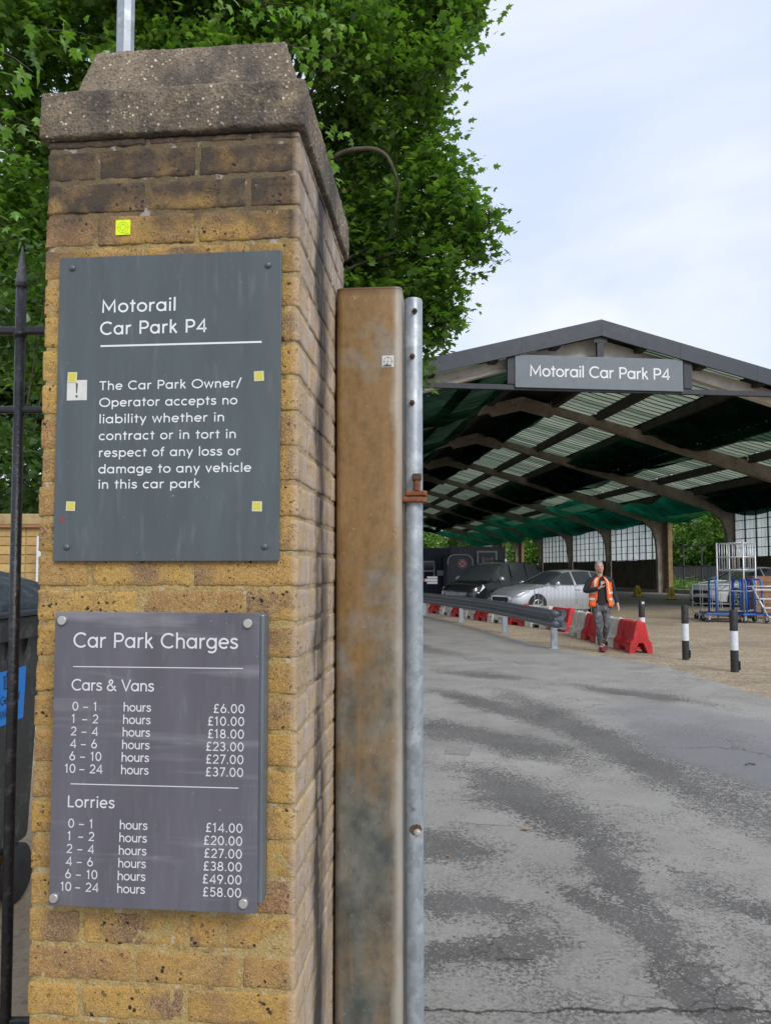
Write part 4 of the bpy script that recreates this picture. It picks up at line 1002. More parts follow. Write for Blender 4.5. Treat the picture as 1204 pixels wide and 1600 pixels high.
for s in (1, -1):
    for (x0, x1) in gl_rows:
        key = (s, x0)
        L_ = x1 - x0
        me = MB().add([(0, 0.03, 0), (s*L_, 0.03, -SLP*L_), (s*L_, pw-0.03, -SLP*L_), (0, pw-0.03, 0)], [(0, 1, 2, 3)]).add([(0, 0.03, 0.012), (s*L_, 0.03, -SLP*L_+0.012), (s*L_, pw-0.03, -SLP*L_+0.012), (0, pw-0.03, 0.012)], [(0, 3, 2, 1)])
        me.f = [(0,1,2,3), (4,7,6,5), (0,4,5,1), (1,5,6,2), (2,6,7,3), (3,7,4,0)]
        # single sheet keeps the translucency one layer thick
        me = MB().add([(0, 0.012, 0), (s*L_, 0.012, -SLP*L_), (s*L_, pw-0.012, -SLP*L_), (0, pw-0.012, 0)], [(0, 1, 2, 3)]).mesh('roof_pane', M['roof_glass'])
        for k in range(NF - 1):
            for i in range(NP):
                y = k*BAY + i*pw
                dz = rg.uniform(-0.008, 0.008)
                rg.random()
                if (s == 1 and k < 4 and npane < 300) or (s == -1 and k < 2 and x0 < 5 and npane < 300):
                    link('roof_pane', me, shed, (s*x0, y, rz(x0) + dz), (0, rg.uniform(-0.004, 0.004), 0)); npane += 1
                else:
                    rest.add([(s*x0, y+0.03, rz(x0)+dz), (s*x1, y+0.03, rz(x1)+dz), (s*x1, y+pw-0.03, rz(x1)+dz), (s*x0, y+pw-0.03, rz(x0)+dz)], [(0, 1, 2, 3)])
            for i in range(NP + 1):
                y = k*BAY + i*pw
                bars.add([(s*x0, y-0.022, rz(x0)-0.014), (s*x1, y-0.022, rz(x1)-0.014), (s*x1, y+0.022, rz(x1)-0.014), (s*x0, y+0.022, rz(x0)-0.014),
                          (s*x0, y-0.022, rz(x0)+0.02), (s*x1, y-0.022, rz(x1)+0.02), (s*x1, y+0.022, rz(x1)+0.02), (s*x0, y+0.022, rz(x0)+0.02)], [(0,3,2,1),(4,5,6,7),(0,1,5,4),(1,2,6,5),(2,3,7,6),(3,0,4,7)])
rest.build('roof_glazing', M['roof_glass'], shed, kind='stuff')
bars.build('glazing_bars', M['purlin'], shed, kind='stuff')
# draped netting
def net(s, x0, x1, y0, y1, drop, sag, seed, mt='net_shaded'):
    mb = MB(); nx, ny = 14, 12; rn = random.Random(seed)
    ph = rn.uniform(0, 6); 
    for i in range(nx + 1):
        for j in range(ny + 1):
            u_, v_ = i / nx, j / ny
            x = x0 + (x1 - x0)*u_ + 0.12*math.sin(ph + v_*7)*(u_ if u_ > 0.5 else 1-u_); y = y0 + (y1 - y0)*v_
            z = rz(x) - drop - sag * (4*v_*(1-v_))**0.8 * (0.35 + 0.9*math.sin(math.pi*min(1, u_*1.05))**1.0)
            z += 0.22*mnoise.noise(Vector((x*0.6 + seed, y*0.45, seed))) + 0.05*math.sin(x*5 + y*2 + ph)
            mb.v.append((s*x, y, z))
    for i in range(nx):
        for j in range(ny):
            a = i*(ny+1) + j; mb.f.append((a, a+1, a+ny+2, a+ny+1))
    mb.build('netting', M[mt], shed, smooth=True)
for k in range(NF - 1):
    y0, y1 = k*BAY + 0.3, (k+1)*BAY - 0.25
    net(1, 4.9 if k % 2 else 5.4, 8.3, y0, y1, 0.55, 0.5, k)
    net(1, 12.8 if k < 2 else 11.6, 14.9, y0, y1, 0.55, 0.75 if k else 0.3, k + 20, 'net' if k >= 2 else 'net_shaded')
    net(-1, 2.2, 5.8, y0, y1, 0.6, 0.5, k + 40)
    net(-1, 8.0, 14.5, y0, y1, 0.6, 0.7, k + 60)
    if k >= 3: net(1, 9.2 + 1.2*math.sin(k*2.1), 11.6, y0, y1, 0.6, 0.45, k + 80, 'net')
    if k >= 1: net(1, 0.2, 1.35, y0, y1, 0.5, 0.2, k + 90)

# side walls
def ribbed(x, y0, y1, z0, z1, pitch, dep, mat, name, par, s=1, **k):
    mb = MB(); n = max(2, int((y1 - y0) / pitch)); v = []
    for i in range(n + 1):
        y = y0 + (y1 - y0)*i/n; xx = x + (dep if i % 2 else 0)*s
        v += [(xx, y, z0), (xx, y, z1)]
    mb.add(v, [(2*i, 2*i+2, 2*i+3, 2*i+1) for i in range(n)])
    o = mb.build(name, mat, par); tag(o, **k) if k else None; return o
for k in range(0, NF - 1):
    y0, y1 = k*BAY + 0.2, (k+1)*BAY - 0.2
    yw0 = k*BAY + 0.2
    if k in (2, 6, 7):                       # open bays
        MB().box(15.10, 15.45, y0, y1, 0, 0.28).build('kerb', M['conc_beam'], shed)
        MB().box(15.2, 15.5, y1 - 0.50, y1 - 0.02, 0, 5.2).build('brick_pier', M['pier'], shed)
        ribbed(15.3, y0, y1, 5.25, 5.62, 0.15, 0.05, M['boarding'], 'eaves_sheet', shed)
        continue
    ribbed(15.04, y0, y1, 0.0, 2.28, 0.11, 0.035, M['boarding'], 'wall_sheet', shed)
    ribbed(15.06, y0, y1, 4.92, 5.62, 0.15, 0.05, M['boarding'], 'eaves_sheet', shed)
    MB().box(14.80, 15.02, y0, y1, 0, 0.22).build('kerb', M['conc_beam'], shed)
    win = MB(); x = 15.02; nm, nt = 8, 5
    for i in range(nm + 1):
        y = y0 + 0.02 + (y1 - y0 - 0.04)*i/nm; win.box(x-0.03, x+0.03, y-0.03, y+0.03, 2.28, 4.92)
    for j in range(nt + 1):
        z = 2.31 + (4.89 - 2.31)*j/nt; win.box(x-0.022, x+0.022, y0, y1, z-0.02, z+0.02)
    wf = win.build('window', M['dark_steel'], shed)
    pm_ = MB(); npn = nm*3; 
    for i in range(npn):
        a = y0 + 0.02 + (y1-y0-0.04)*i/npn; b_ = y0 + 0.02 + (y1-y0-0.04)*(i+1)/npn
        o = MB().add([(x+0.06, a+0.012, 2.30), (x+0.06, b_-0.012, 2.30), (x+0.06+0.02, b_-0.012, 4.90), (x+0.06+0.02, a+0.012, 4.90)], [(0, 1, 2, 3)]).build('pane', M['wall_glass'], wf)
# shed floor (dusty concrete)
fp = [shed_pt(x, y) for x, y in ((-15.3, 3.5), (-6.0, 1.2), (-2.5, 3.0), (1.0, 4.6), (6, 6.2), (15.1, 9.0), (15.1, 79), (-15.3, 79))]
sheet('shed_floor', [(p.x, p.y) for p in fp], 0.008, M['floor'])

# big sign on the tie beam
ssg = empty('shed_sign', shed_pt(-0.045, -0.16, 7.40), SB, label='long grey Motorail Car Park P4 sign across the front gable of the shed', cat='sign')
MB().box(-2.81, 2.81, -0.03, 0.03, 0.0, 1.06).build('board', M['shed_sign'], ssg, bevel=0.01)
text('Motorail Car Park P4', -2.33, 0.37, 0.375, M['white_vinyl'], ssg, -0.032, 2.33, 0.094)

# site cabins at the far left inside the shed
M['cabin_navy'] = paint('navy_cabin_cladding', (0.028, 0.036, 0.060), 0.5, 0, 0.2, (0.07, 0.07, 0.08), 0.3, 0.2, 2)
M['cabin_grey'] = paint('grey_cabin_cladding', (0.11, 0.118, 0.135), 0.5, 0, 0.15, (0.03, 0.03, 0.035), 0.3, 0.2, 2)
M['cabin_white'] = paint('white_cabin_trim', (0.55, 0.57, 0.60), 0.5, 0, 0.08)
M['pane_dark'] = paint('dark_window_glass', (0.02, 0.024, 0.028), 0.08, 0, 0.2, bump=0.0)
M['plastic_dark'] = paint('charcoal_plastic', (0.075, 0.083, 0.105), 0.45, 0, 0.15)
M['red'] = paint('signal_red_print', (0.55, 0.02, 0.03), 0.45, 0, 0.08)
def cabin(loc, rz_, L_, D_, H_, mat, label, name='site_cabin'):
    e = empty(name, loc, rz_, label=label, cat='cabin')
    ribs = MB(); n = int(L_/0.12); v = []
    MB().box(0, L_, 0.03, D_, 0.1, H_).build('body', mat, e)
    for i in range(n + 1): v += [(L_*i/n, 0.0 if i % 2 else 0.025, 0.12), (L_*i/n, 0.0 if i % 2 else 0.025, H_-0.1)]
    ribs.add(v, [(2*i, 2*i+1, 2*i+3, 2*i+2) for i in range(n)]); ribs.build('cladding', mat, e)
    MB().box(-0.05, L_+0.05, -0.04, D_+0.05, H_-0.1, H_).build('roof_edge', mat, e)
    return e
c1 = cabin(Vector((-2.2, 42.5, 0)), R(4), 5.9, 2.5, 2.85, M['cabin_navy'], 'navy site cabin with a small window at the far left of the shed')
wf = MB().box(4.35, 5.05, -0.03, 0.0, 1.0, 2.1)
wf = wf.build('window', M['cabin_white'], c1); MB().box(4.42, 4.98, -0.045, -0.032, 1.55, 2.03).build('pane', M['pane_dark'], wf); MB().box(4.42, 4.98, -0.045, -0.032, 1.07, 1.48).build('pane', M['pane_dark'], wf)
MB().box(5.20, 5.65, -0.04, -0.005, 1.25, 1.55).build('notice', M['cabin_white'], c1)
c2 = cabin(Vector((3.75, 43.4, 0)), R(4), 3.3, 2.5, 2.95, M['cabin_grey'], 'grey site cabin with a white framed glazed door behind the parked cars')
dr = MB().box(1.70, 2.75, -0.03, 0.0, 0.1, 2.62).build('door', M['cabin_grey'], c2)
for (a, b_, c_, d_) in ((1.62, 1.72, 0.1, 2.70), (2.73, 2.83, 0.1, 2.70), (1.72, 2.73, 2.60, 2.70)):
    MB().box(a, b_, -0.06, 0.0, c_, d_).build('frame', M['cabin_white'], dr)
pn = MB().box(1.98, 2.50, -0.050, -0.032, 1.25, 2.28).build('pane', M['pane_dark'], dr)
MB().box(1.93, 1.98, -0.055, -0.032, 1.2, 2.33).build('frame', M['cabin_white'], dr); MB().box(2.50, 2.55, -0.055, -0.032, 1.2, 2.33).build('frame', M['cabin_white'], dr)
# rounded dark portable unit with a white rim and a red roundel
pu = empty('portable_toilet', (4.15, 41.2, 0), R(6), label='dark portable toilet with rounded top white rim and a red crossed roundel', cat='portable toilet')
def arch(w_, h_, r_, n=8):
    pts = [(-w_/2, 0), (w_/2, 0)]
    pts += [(w_/2 - r_ + r_*math.cos(R(90*i/n)), h_ - r_ + r_*math.sin(R(90*i/n))) for i in range(n+1)]
    pts += [(-w_/2 + r_ - r_*math.sin(R(90*i/n)), h_ - r_ + r_*math.cos(R(90*i/n))) for i in range(n+1)]
    return pts
MB().prism(arch(1.42, 2.45, 0.42), 0, 1.3, 'Y').build('shell', M['plastic_dark'], pu, fix=True, autosm=40)
MB().prism(arch(1.15, 2.18, 0.32), -0.03, -0.001, 'Y').build('door', M['plastic_dark'], pu, fix=True, autosm=40)
rim = MB(); rim.tube([(x, -0.03, z) for x, z in [(-0.70, 1.85)] + [(-0.70+0.40-0.40*math.cos(R(90*i/6)), 2.03+0.40*math.sin(R(90*i/6))) for i in range(7)] + [(0.70-0.40+0.40*math.sin(R(90*i/6)), 2.03+0.40*math.cos(R(90*i/6))) for i in range(7)] + [(0.70, 1.45)]], 0.038, 6)
rim.build('rim', M['cabin_white'], pu, smooth=True)
rd = MB().lathe([(0.26, -0.05), (0.26, -0.035)], 24, 'Y', (0.12, 0, 1.92)).build('roundel', M['cabin_white'], pu)
t = MB(); TR = lambda a, b_, zo: (0.12+a, -0.053-zo*20, 1.92+b_)
ribbon(t, arc(0, 0, 0.215, 0.215, 0, 360, 28), 0.055, 0, TR); ribbon(t, [(-0.13, -0.13), (0.13, 0.13)], 0.05, 0.0001, TR); ribbon(t, [(-0.13, 0.13), (0.13, -0.13)], 0.05, 0.0002, TR)
t.build('cross', M['red'], rd)
# red and white barrier arm tip in front of the cabin
ba = empty('barrier_arm', (0.6, 30.0, 0), 0, label='red and white tip of a barrier arm beside the galvanised gate pole', cat='barrier')
for i in range(5):
    MB().box(-1.0+i*0.5, -0.5+i*0.5, -0.02, 0.02, 1.12, 1.22).build('arm_band', M['red'] if i % 2 else M['cabin_white'], ba)
MB().box(-1.35, -1.0, -0.18, 0.18, 0, 1.25).build('cabinet', M['cabin_grey'], ba)
for z in (1.06, 1.28): MB().box(1.08, 1.5, -0.02, 0.02, z-0.04, z+0.04).build('arm_band', M['cabin_white'], ba)

# ================================================================== GUARDRAIL
gr = empty('guard_rail', (3.36, 15.04, 0), 0, label='curved galvanised guard rail on short posts between the road and the parked cars', cat='guard rail')
path = [(3.44, 14.82), (3.38, 15.04), (3.18, 16.9), (2.96, 18.8), (2.66, 20.6), (2.24, 22.4), (1.80, 24.3), (1.30, 26.2), (0.75, 28.2), (0.10, 30.2)]
def crv(P, n=6):
    return spl(P, n)
cp = crv(path)
wprof = [(-0.02, 0.795), (0.055, 0.760), (0.055, 0.690), (-0.02, 0.640), (-0.02, 0.600), (0.055, 0.550), (0.055, 0.475), (-0.02, 0.440)]
rail = MB()
for i, p in enumerate(cp):
    a = cp[max(0, i-1)]; b_ = cp[min(len(cp)-1, i+1)]; dx, dy = b_[0]-a[0], b_[1]-a[1]; l = math.hypot(dx, dy)
    nx, ny = -dy/l, dx/l          # towards the road (left)
    for th in (0, 0.004):
        for (o_, z) in wprof: rail.v.append((p[0] + nx*(o_+0.06-th) - 3.36, p[1] + ny*(o_+0.06-th) - 15.04, z))
q = len(wprof)
for i in range(len(cp) - 1):
    for t_ in (0, 1):
        for j in range(q - 1):
            a = i*2*q + t_*q + j; rail.f.append((a, a+1, a+2*q+1, a+2*q))
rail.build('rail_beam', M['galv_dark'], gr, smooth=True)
# flared end piece
en = MB()
for i in range(9):
    t_ = i/8; x, y = 3.44 + 0.07*t_ , 14.82 - 0.24*t_
    for (o_, z) in wprof: en.v.append((x - 0.055*(1-t_) + o_*(1-t_*0.4) - 3.36, y - 15.04, 0.618 + (z-0.618)*(1+0.12*t_)))
for i in range(8):
    for j in range(q-1): en.f.append((i*q+j, i*q+j+1, (i+1)*q+j+1, (i+1)*q+j))
en.build('end_terminal', M['galv'], gr, smooth=True)
for (x, y) in ((3.40, 15.04), (3.02, 18.81), (2.28, 22.42), (1.36, 26.2)):
    p = MB(); p.box(-0.06, 0.06, -0.045, -0.038, 0.004, 0.70); p.box(-0.06, -0.052, -0.038, 0.03, 0.004, 0.70); p.box(0.052, 0.06, -0.038, 0.03, 0.004, 0.70); p.box(-0.12, 0.12, -0.1, 0.08, 0.005, 0.017)
    p.v = [(a + x - 3.36, b_ + y - 15.04, c_) for a, b_, c_ in p.v]; p.build('post', M['galv'], gr)
for p_ in (cp[2], cp[8], cp[14], cp[20], cp[27]):
    MB().lathe([(0.018, -0.02), (0.018, 0.0), (0.008, 0.004)], 8, 'X', (p_[0]-3.36-0.035, p_[1]-15.04, 0.618)).build('bolt', M['galv'], gr)

# ================================================================== WATER FILLED BARRIERS
M['bar_red'] = paint('weathered_red_plastic', (0.50, 0.018, 0.022), 0.5, 0, 0.25, (0.22, 0.09, 0.07), 0.6, 0.3, 6)
M['bar_white'] = paint('dirty_white_plastic', (0.62, 0.60, 0.54), 0.5, 0, 0.15, (0.20, 0.16, 0.11), 0.8, 0.2, 4)
def barrier_mesh(mat):
    # length along y 0..1.0 ; cut-away archways between feet at the ends
    W_ = [(0.225, 0.0), (0.215, 0.16), (0.15, 0.26), (0.125, 0.42), (0.085, 0.575), (0.06, 0.60)]
    mb = MB()
    def slab(y0, y1, prof, zmin=0.0):
        pts = [(w_, max(z, zmin)) for w_, z in prof]
        poly = [(-w_, z) for w_, z in pts] + [(w_, z) for w_, z in reversed(pts)]
        poly = [p for i, p in enumerate(poly) if i == 0 or math.dist(p, poly[i-1]) > 1e-4]
        mb.prism(poly, y0, y1, 'Y')
    for y0, y1 in ((0.02, 0.30), (0.66, 0.96)):
        slab(y0, y1, W_, 0.20)
        for s in (1, -1):
            mb.prism([(s*0.225, 0), (s*0.125, 0), (s*0.045, 0.199), (s*0.192, 0.199), (s*0.217, 0.14)], y0, y1, 'Y')
    slab(0.302, 0.658, [(0.175, 0), (0.165, 0.17), (0.115, 0.27), (0.10, 0.42), (0.075, 0.565), (0.055, 0.59)], 0.09)
    mb.prism([(-0.05, 0.12), (0.05, 0.12), (0.035, 0.52), (-0.035, 0.52)], 0.962, 1.01, 'Y')
    return mb
wb_lab = {0: 'red plastic water barrier at the near end of the row beside the first bollard', 1: 'dirty white water barrier just behind the end red one and beside the walking man'}
bx, by, ang = 4.68, 14.25, None
def barrier(i, loc, rz_, red, label):
    e = empty('water_barrier', loc, rz_, label=label, cat='barrier', group='red and white water filled barriers in a row')
    mt = M['bar_red'] if red else M['bar_white']
    o = barrier_mesh(mt).build('body', mt, e, fix=True, bevel=0.018)
    MB().lathe([(0.035, 0.598), (0.035, 0.615), (0.02, 0.618)], 10, c=(0, 0.16, 0)).build('filler_cap', mt, e)
    if red: MB().box(0.226, 0.229, 0.06, 0.26, 0.06, 0.10).build('label_plate', M['bar_white'], e) if False else None
    return e
bp = [(4.88, 14.2), (4.86, 15.2), (4.76, 16.2), (4.72, 17.2), (4.80, 19.0), (4.50, 20.1), (4.08, 21.0), (3.66, 21.9), (3.28, 22.85), (3.02, 23.8), (2.75, 24.75), (2.45, 25.7), (2.12, 26.6), (1.78, 27.5)]
blab = ['red water barrier at the near end of the row, right of the walking man',
 'white water barrier directly behind the walking man, next to the end red one',
 'red water barrier just left of the walking man with a small round mark',
 'grimy white water barrier second left of the walking man',
 'red water barrier nearest the end of the guard rail, beyond the white one',
 'white water barrier behind the end of the guard rail in front of the silver car',
 'red water barrier behind the guard rail below the silver car front wheel',
 'white water barrier behind the guard rail below the silver car bonnet',
 'red water barrier seen under the guard rail right of its second post',
 'white water barrier seen under the guard rail between its second and third posts',
 'red water barrier seen under the guard rail just right of its third post',
 'white water barrier seen under the guard rail left of its third post',
 'red water barrier seen under the guard rail at the far end beside the pole',
 'white water barrier at the very far end of the row by the gate pole']
for i, (x, y) in enumerate(bp):
    nx_, ny_ = (bp[i+1] if i+1 < len(bp) else (x-0.36, y+0.92)); an = math.atan2(ny_ - y, nx_ - x) - math.pi/2
    if i in (0, 3): an = R(2)
    e = barrier(i, (x, y, 0), an, i % 2 == 0, blab[i])
e3 = [o for o in COL.objects if o.get('label') == blab[2]][0]
MB().lathe([(0.045, 0), (0.045, -0.006)], 14, 'Y', (0.03, -0.0, 0.44)).build('round_mark', M['bar_white'], e3)

# ================================================================== BOLLARDS
M['bol_black'] = paint('black_painted_steel', (0.018, 0.019, 0.022), 0.5, 0, 0.2, (0.15, 0.13, 0.11), 0.35, 0.2, 8)
M['bol_white'] = paint('white_painted_steel', (0.66, 0.69, 0.74), 0.5, 0, 0.06, (0.25, 0.22, 0.18), 0.35, 0.2, 8)
for (x, y, lab_, chip) in ((5.46, 11.67, 'nearest black and white bollard, furthest right on the gravel', 0), (5.33, 13.24, 'middle black and white bollard of the three standing on the gravel', 0), (5.15, 14.95, 'black and white bollard half hidden behind the end red water barrier', 1)):
    e = empty('bollard', (x, y, 0), R(-10), label=lab_, cat='bollard', group='black and white bollards')
    MB().lathe([(0.060, 0.0), (0.060, 0.3395)], 24).build('lower_band', M['bol_black'], e, autosm=40)
    MB().lathe([(0.0605, 0.340), (0.0605, 0.6395)], 24).build('white_band', M['bol_white'], e, autosm=40)
    MB().lathe([(0.060, 0.640), (0.060, 0.955), (0.056, 0.966), (0.02, 0.970)], 24).build('upper_band', M['bol_black'], e, autosm=40)
    MB().box(0.062, 0.082, -0.03, 0.03, 0.03, 0.17).build('lug', M['bol_black'], e, bevel=0.004)
    if chip: MB().box(-0.005, 0.045, -0.0635, -0.058, 0.91, 0.955).build('sticker', M['bol_white'], e)

# ================================================================== YELLOW FLOOR SIGNS
M['yellow_pl'] = paint('dull_yellow_plastic', (0.60, 0.42, 0.03), 0.5, 0, 0.15, (0.15, 0.10, 0.03), 0.4)
for (x, y, r_, lab_) in ((14.67, 43.2, 8, 'yellow A frame floor sign further from the open bay, by the dark wall'), (15.2, 39.53, -12, 'yellow A frame floor sign nearer the open bay of the shed')):
    e = empty('floor_sign', (x, y, 0.008), R(r_), label=lab_, cat='floor sign', group='yellow floor signs')
    for s in (-1, 1):
        mb = MB(); v = [(-0.21, s*0.22, 0.03), (0.21, s*0.22, 0.03), (0.10, s*0.02, 0.66), (-0.10, s*0.02, 0.66)]
        v += [(a, b_ + 0.02, c_) for a, b_, c_ in v]; mb.add(v, [(0,1,2,3),(7,6,5,4),(0,4,5,1),(1,5,6,2),(2,6,7,3),(3,7,4,0)])
        mb.build('panel', M['yellow_pl'], e, fix=True)
    MB().box(-0.26, 0.26, -0.26, 0.26, 0.0, 0.035).build('base', M['bol_black'], e)
    t = MB(); TR = lambda a, b_, zo: (a, -0.22 + (b_)*0.317 - 0.014, 0.03 + b_)
    ribbon(t, arc(0, 0.20, 0.07, 0.07, 0, 360, 16), 0.03, 0, TR); ribbon(t, [(0, 0.30), (0, 0.48)], 0.03, 0, TR); t.build('warning_print', M['ink'], e)
# ================================================================== VEHICLES
def car_paint(name, col, metal=0.5, rough=0.3):
    n = NT(name); o = n.obj
    c = n.mix(n.rng(n.noise(1.2, o, 4), 0.35, 0.65), tuple(a*0.9 for a in col), tuple(min(1, a*1.06) for a in col))
    z = n.sep(o)[2]
    c = n.mix(n.ma('MULTIPLY', n.ma('MULTIPLY', n.rng(z, 0.55, 0.2), n.rng(n.noise(9, o, 4), 0.35, 0.6)), 0.22), c, (0.16, 0.13, 0.10))
    return n.end(n.bsdf(c, rough, metal, None, Coat_Weight=0.8, Coat_Roughness=0.06))
M['car_silver'] = car_paint('silver_car_paint', (0.60, 0.63, 0.67), 0.6, 0.28)
M['car_black'] = car_paint('black_car_paint', (0.018, 0.020, 0.024), 0.2, 0.22)
M['car_white'] = car_paint('white_car_paint', (0.72, 0.74, 0.76), 0.0, 0.3)
M['auto_glass'] = paint('tinted_car_glass', (0.05, 0.06, 0.066), 0.06, 0, 0.1, dirtamt=0.08, bump=0.0, coat=0.6)
M['trim'] = paint('black_plastic_trim', (0.015, 0.016, 0.017), 0.55, 0, 0.2)
M['lens'] = paint('clear_headlamp_lens', (0.50, 0.52, 0.54), 0.12, 0.3, 0.2, bump=0.05, coat=0.8)
M['alloy'] = paint('silver_alloy', (0.50, 0.51, 0.53), 0.35, 0.6, 0.1)
M['plate'] = paint('white_number_plate', (0.62, 0.62, 0.58), 0.4, 0, 0.05)
def lerp_st(st, n=5):
    out = []
    for a, b_ in zip(st[:-1], st[1:]):
        for i in range(n):
            t = i / n; out.append(tuple(p*(1-t) + q*t for p, q in zip(a, b_)))
    out.append(st[-1]); return out
def car(name, label, cat, loc, rz_, mat, st, glass_x, pillars, ws, rear, wheels, wr, wid, sub=4, doors=(), group=None):
    """st = stations (x, zb, yb, zm, ym, zbelt, ybelt, zr, yr, zt) from nose to tail."""
    e = empty(name, loc, rz_, label=label, cat=cat)
    if group: e['group'] = group
    S = []
    xs = sorted(set([s[0] for s in st] + list(glass_x) + [p for q in pillars for p in q]), reverse=True)
    def at(x):
        for a, b_ in zip(st[:-1], st[1:]):
            if a[0] >= x >= b_[0]:
                t = (a[0]-x)/(a[0]-b_[0]) if a[0] != b_[0] else 0
                return tuple(p*(1-t) + q*t for p, q in zip(a, b_))
        return st[-1]
    fine = []
    for a, b_ in zip(xs[:-1], xs[1:]):
        m = max(1, int((a-b_)/0.22)); fine += [a + (b_-a)*i/m for i in range(m)]
    fine.append(xs[-1]); rows = [at(x) for x in fine]
    vs = []
    for (x, zb, yb, zm, ym, zl, yl, zr_, yr, zt) in rows:
        half = [(yb, zb), (ym*0.99, (zb+zm)/2), (ym, zm), ((ym+yl)/2+0.006, (zm+zl)/2), (yl, zl), (yr, zr_), (yr*0.86, zr_*0.35+zt*0.65), (yr*0.45, zt*0.93+zr_*0.07), (0, zt)]
        ring = [(-a, b_) for a, b_ in half] + [(a, b_) for a, b_ in reversed(half[:-1])]
        vs.append([(x, a, b_) for a, b_ in ring])
    m = len(vs[0]); body = MB(); glass = {'windscreen': MB(), 'rear_window': MB()}
    side = {}
    body.v = [p for r in vs for p in r]
    arch_c = [(wx, wr) for wx in wheels]
    for i in range(len(rows)-1):
        xa, xb = fine[i], fine[i+1]; xm = (xa+xb)/2
        inpil = any(p[0] >= xm >= p[1] for p in pillars)
        for j in range(m-1):
            a = i*m + j; f = (a, a+1, a+m+1, a+m)
            g = None
            jj = j if j < 8 else m-2-j
            if jj == 4 and glass_x[0] >= xm >= glass_x[1] and not inpil:
                key = sum(1 for p in pillars if p[0] > xm) ; g = side.setdefault((key, j < 8), MB())
            elif jj >= 5 and ws[0] >= xm >= ws[1]: g = glass['windscreen']
            elif jj >= 5 and rear[0] >= xm >= rear[1]: g = glass['rear_window']
            if g is not None: g.f.append(tuple(f))
            else: body.f.append(f)
    body.f.append(tuple(range(m))); body.f.append(tuple((len(rows)-1)*m + j for j in reversed(range(m))))
    o = body.build('body', mat, e, fix=True, autosm=38)
    def sub_build(g, nm):
        if not g.f: return
        used = sorted({q for f in g.f for q in f}); mp_ = {q: k for k, q in enumerate(used)}
        t = MB(); t.v = [(body.v[q][0], body.v[q][1]*0.992, body.v[q][2]-0.002) for q in used]; t.f = [tuple(mp_[q] for q in f) for f in g.f]
        t.build(nm, M['auto_glass'], e, smooth=True)
    for k, g in side.items(): sub_build(g, 'side_window')
    for nm, g in glass.items(): sub_build(g, nm)
    # underbody, wheels and arches
    MB().box(st[-1][0]+0.15, st[0][0]-0.15, -wid+0.16, wid-0.16, 0.16, 0.36).build('underbody', M['trim'], e)
    for wx in wheels:
        for s in (1, -1):
            yy = s*(wid-0.10)
            MB().lathe([(wr+0.055, -0.10), (wr+0.055, 0.101)], 28, 'Y', (wx, yy, wr+0.01)).build('wheel_arch', M['trim'], e, autosm=40)
            wh = MB().lathe([(wr*0.62, -0.11), (wr*0.94, -0.115), (wr, -0.09), (wr, 0.09), (wr*0.94, 0.115), (wr*0.62, 0.11)], 30, 'Y', (wx, yy, wr)).build('wheel', M['rubber'], e, autosm=40)
            MB().lathe([(wr*0.64, s*0.112), (wr*0.60, s*0.085), (wr*0.2, s*0.08), (wr*0.18, s*0.10), (0.01, s*0.105)], 24, 'Y', (wx, yy, wr), cap=False).build('rim', M['trim'], wh, autosm=40)
            sp = MB()
            for q in range(5):
                a = 2*math.pi*q/5
                bx_ = MB().box(-wr*0.07, wr*0.07, -0.006, 0.006, wr*0.1, wr*0.63)
                bx_.xf(Matrix.Translation((wx, yy + s*0.108, wr)) @ Matrix.Rotation(a, 4, 'Y')); sp.add(bx_.v, bx_.f)
            sp.lathe([(wr*0.65, s*0.110), (wr*0.60, s*0.118), (wr*0.58, s*0.110)], 24, 'Y', (wx, yy, wr), cap=False)
            sp.build('spokes', M['alloy'], wh)
    # door shut lines
    for dx in doors:
        for s in (1, -1):
            r0 = at(dx); MB().tube([(dx, s*(r0[4]+0.003), 0.34), (dx, s*(r0[4]+0.004), r0[3]), (dx, s*(r0[6]+0.004), r0[5])], 0.006, 4).build('shut_line', M['trim'], e)
            MB().box(dx-0.30+0.12, dx+0.06-0.12+0.10, s*(r0[4]+0.012)-0.012, s*(r0[4]+0.012)+0.012, 0.80*r0[5]+0.03, 0.80*r0[5]+0.06).build('door_handle', mat, e)
    return e, at
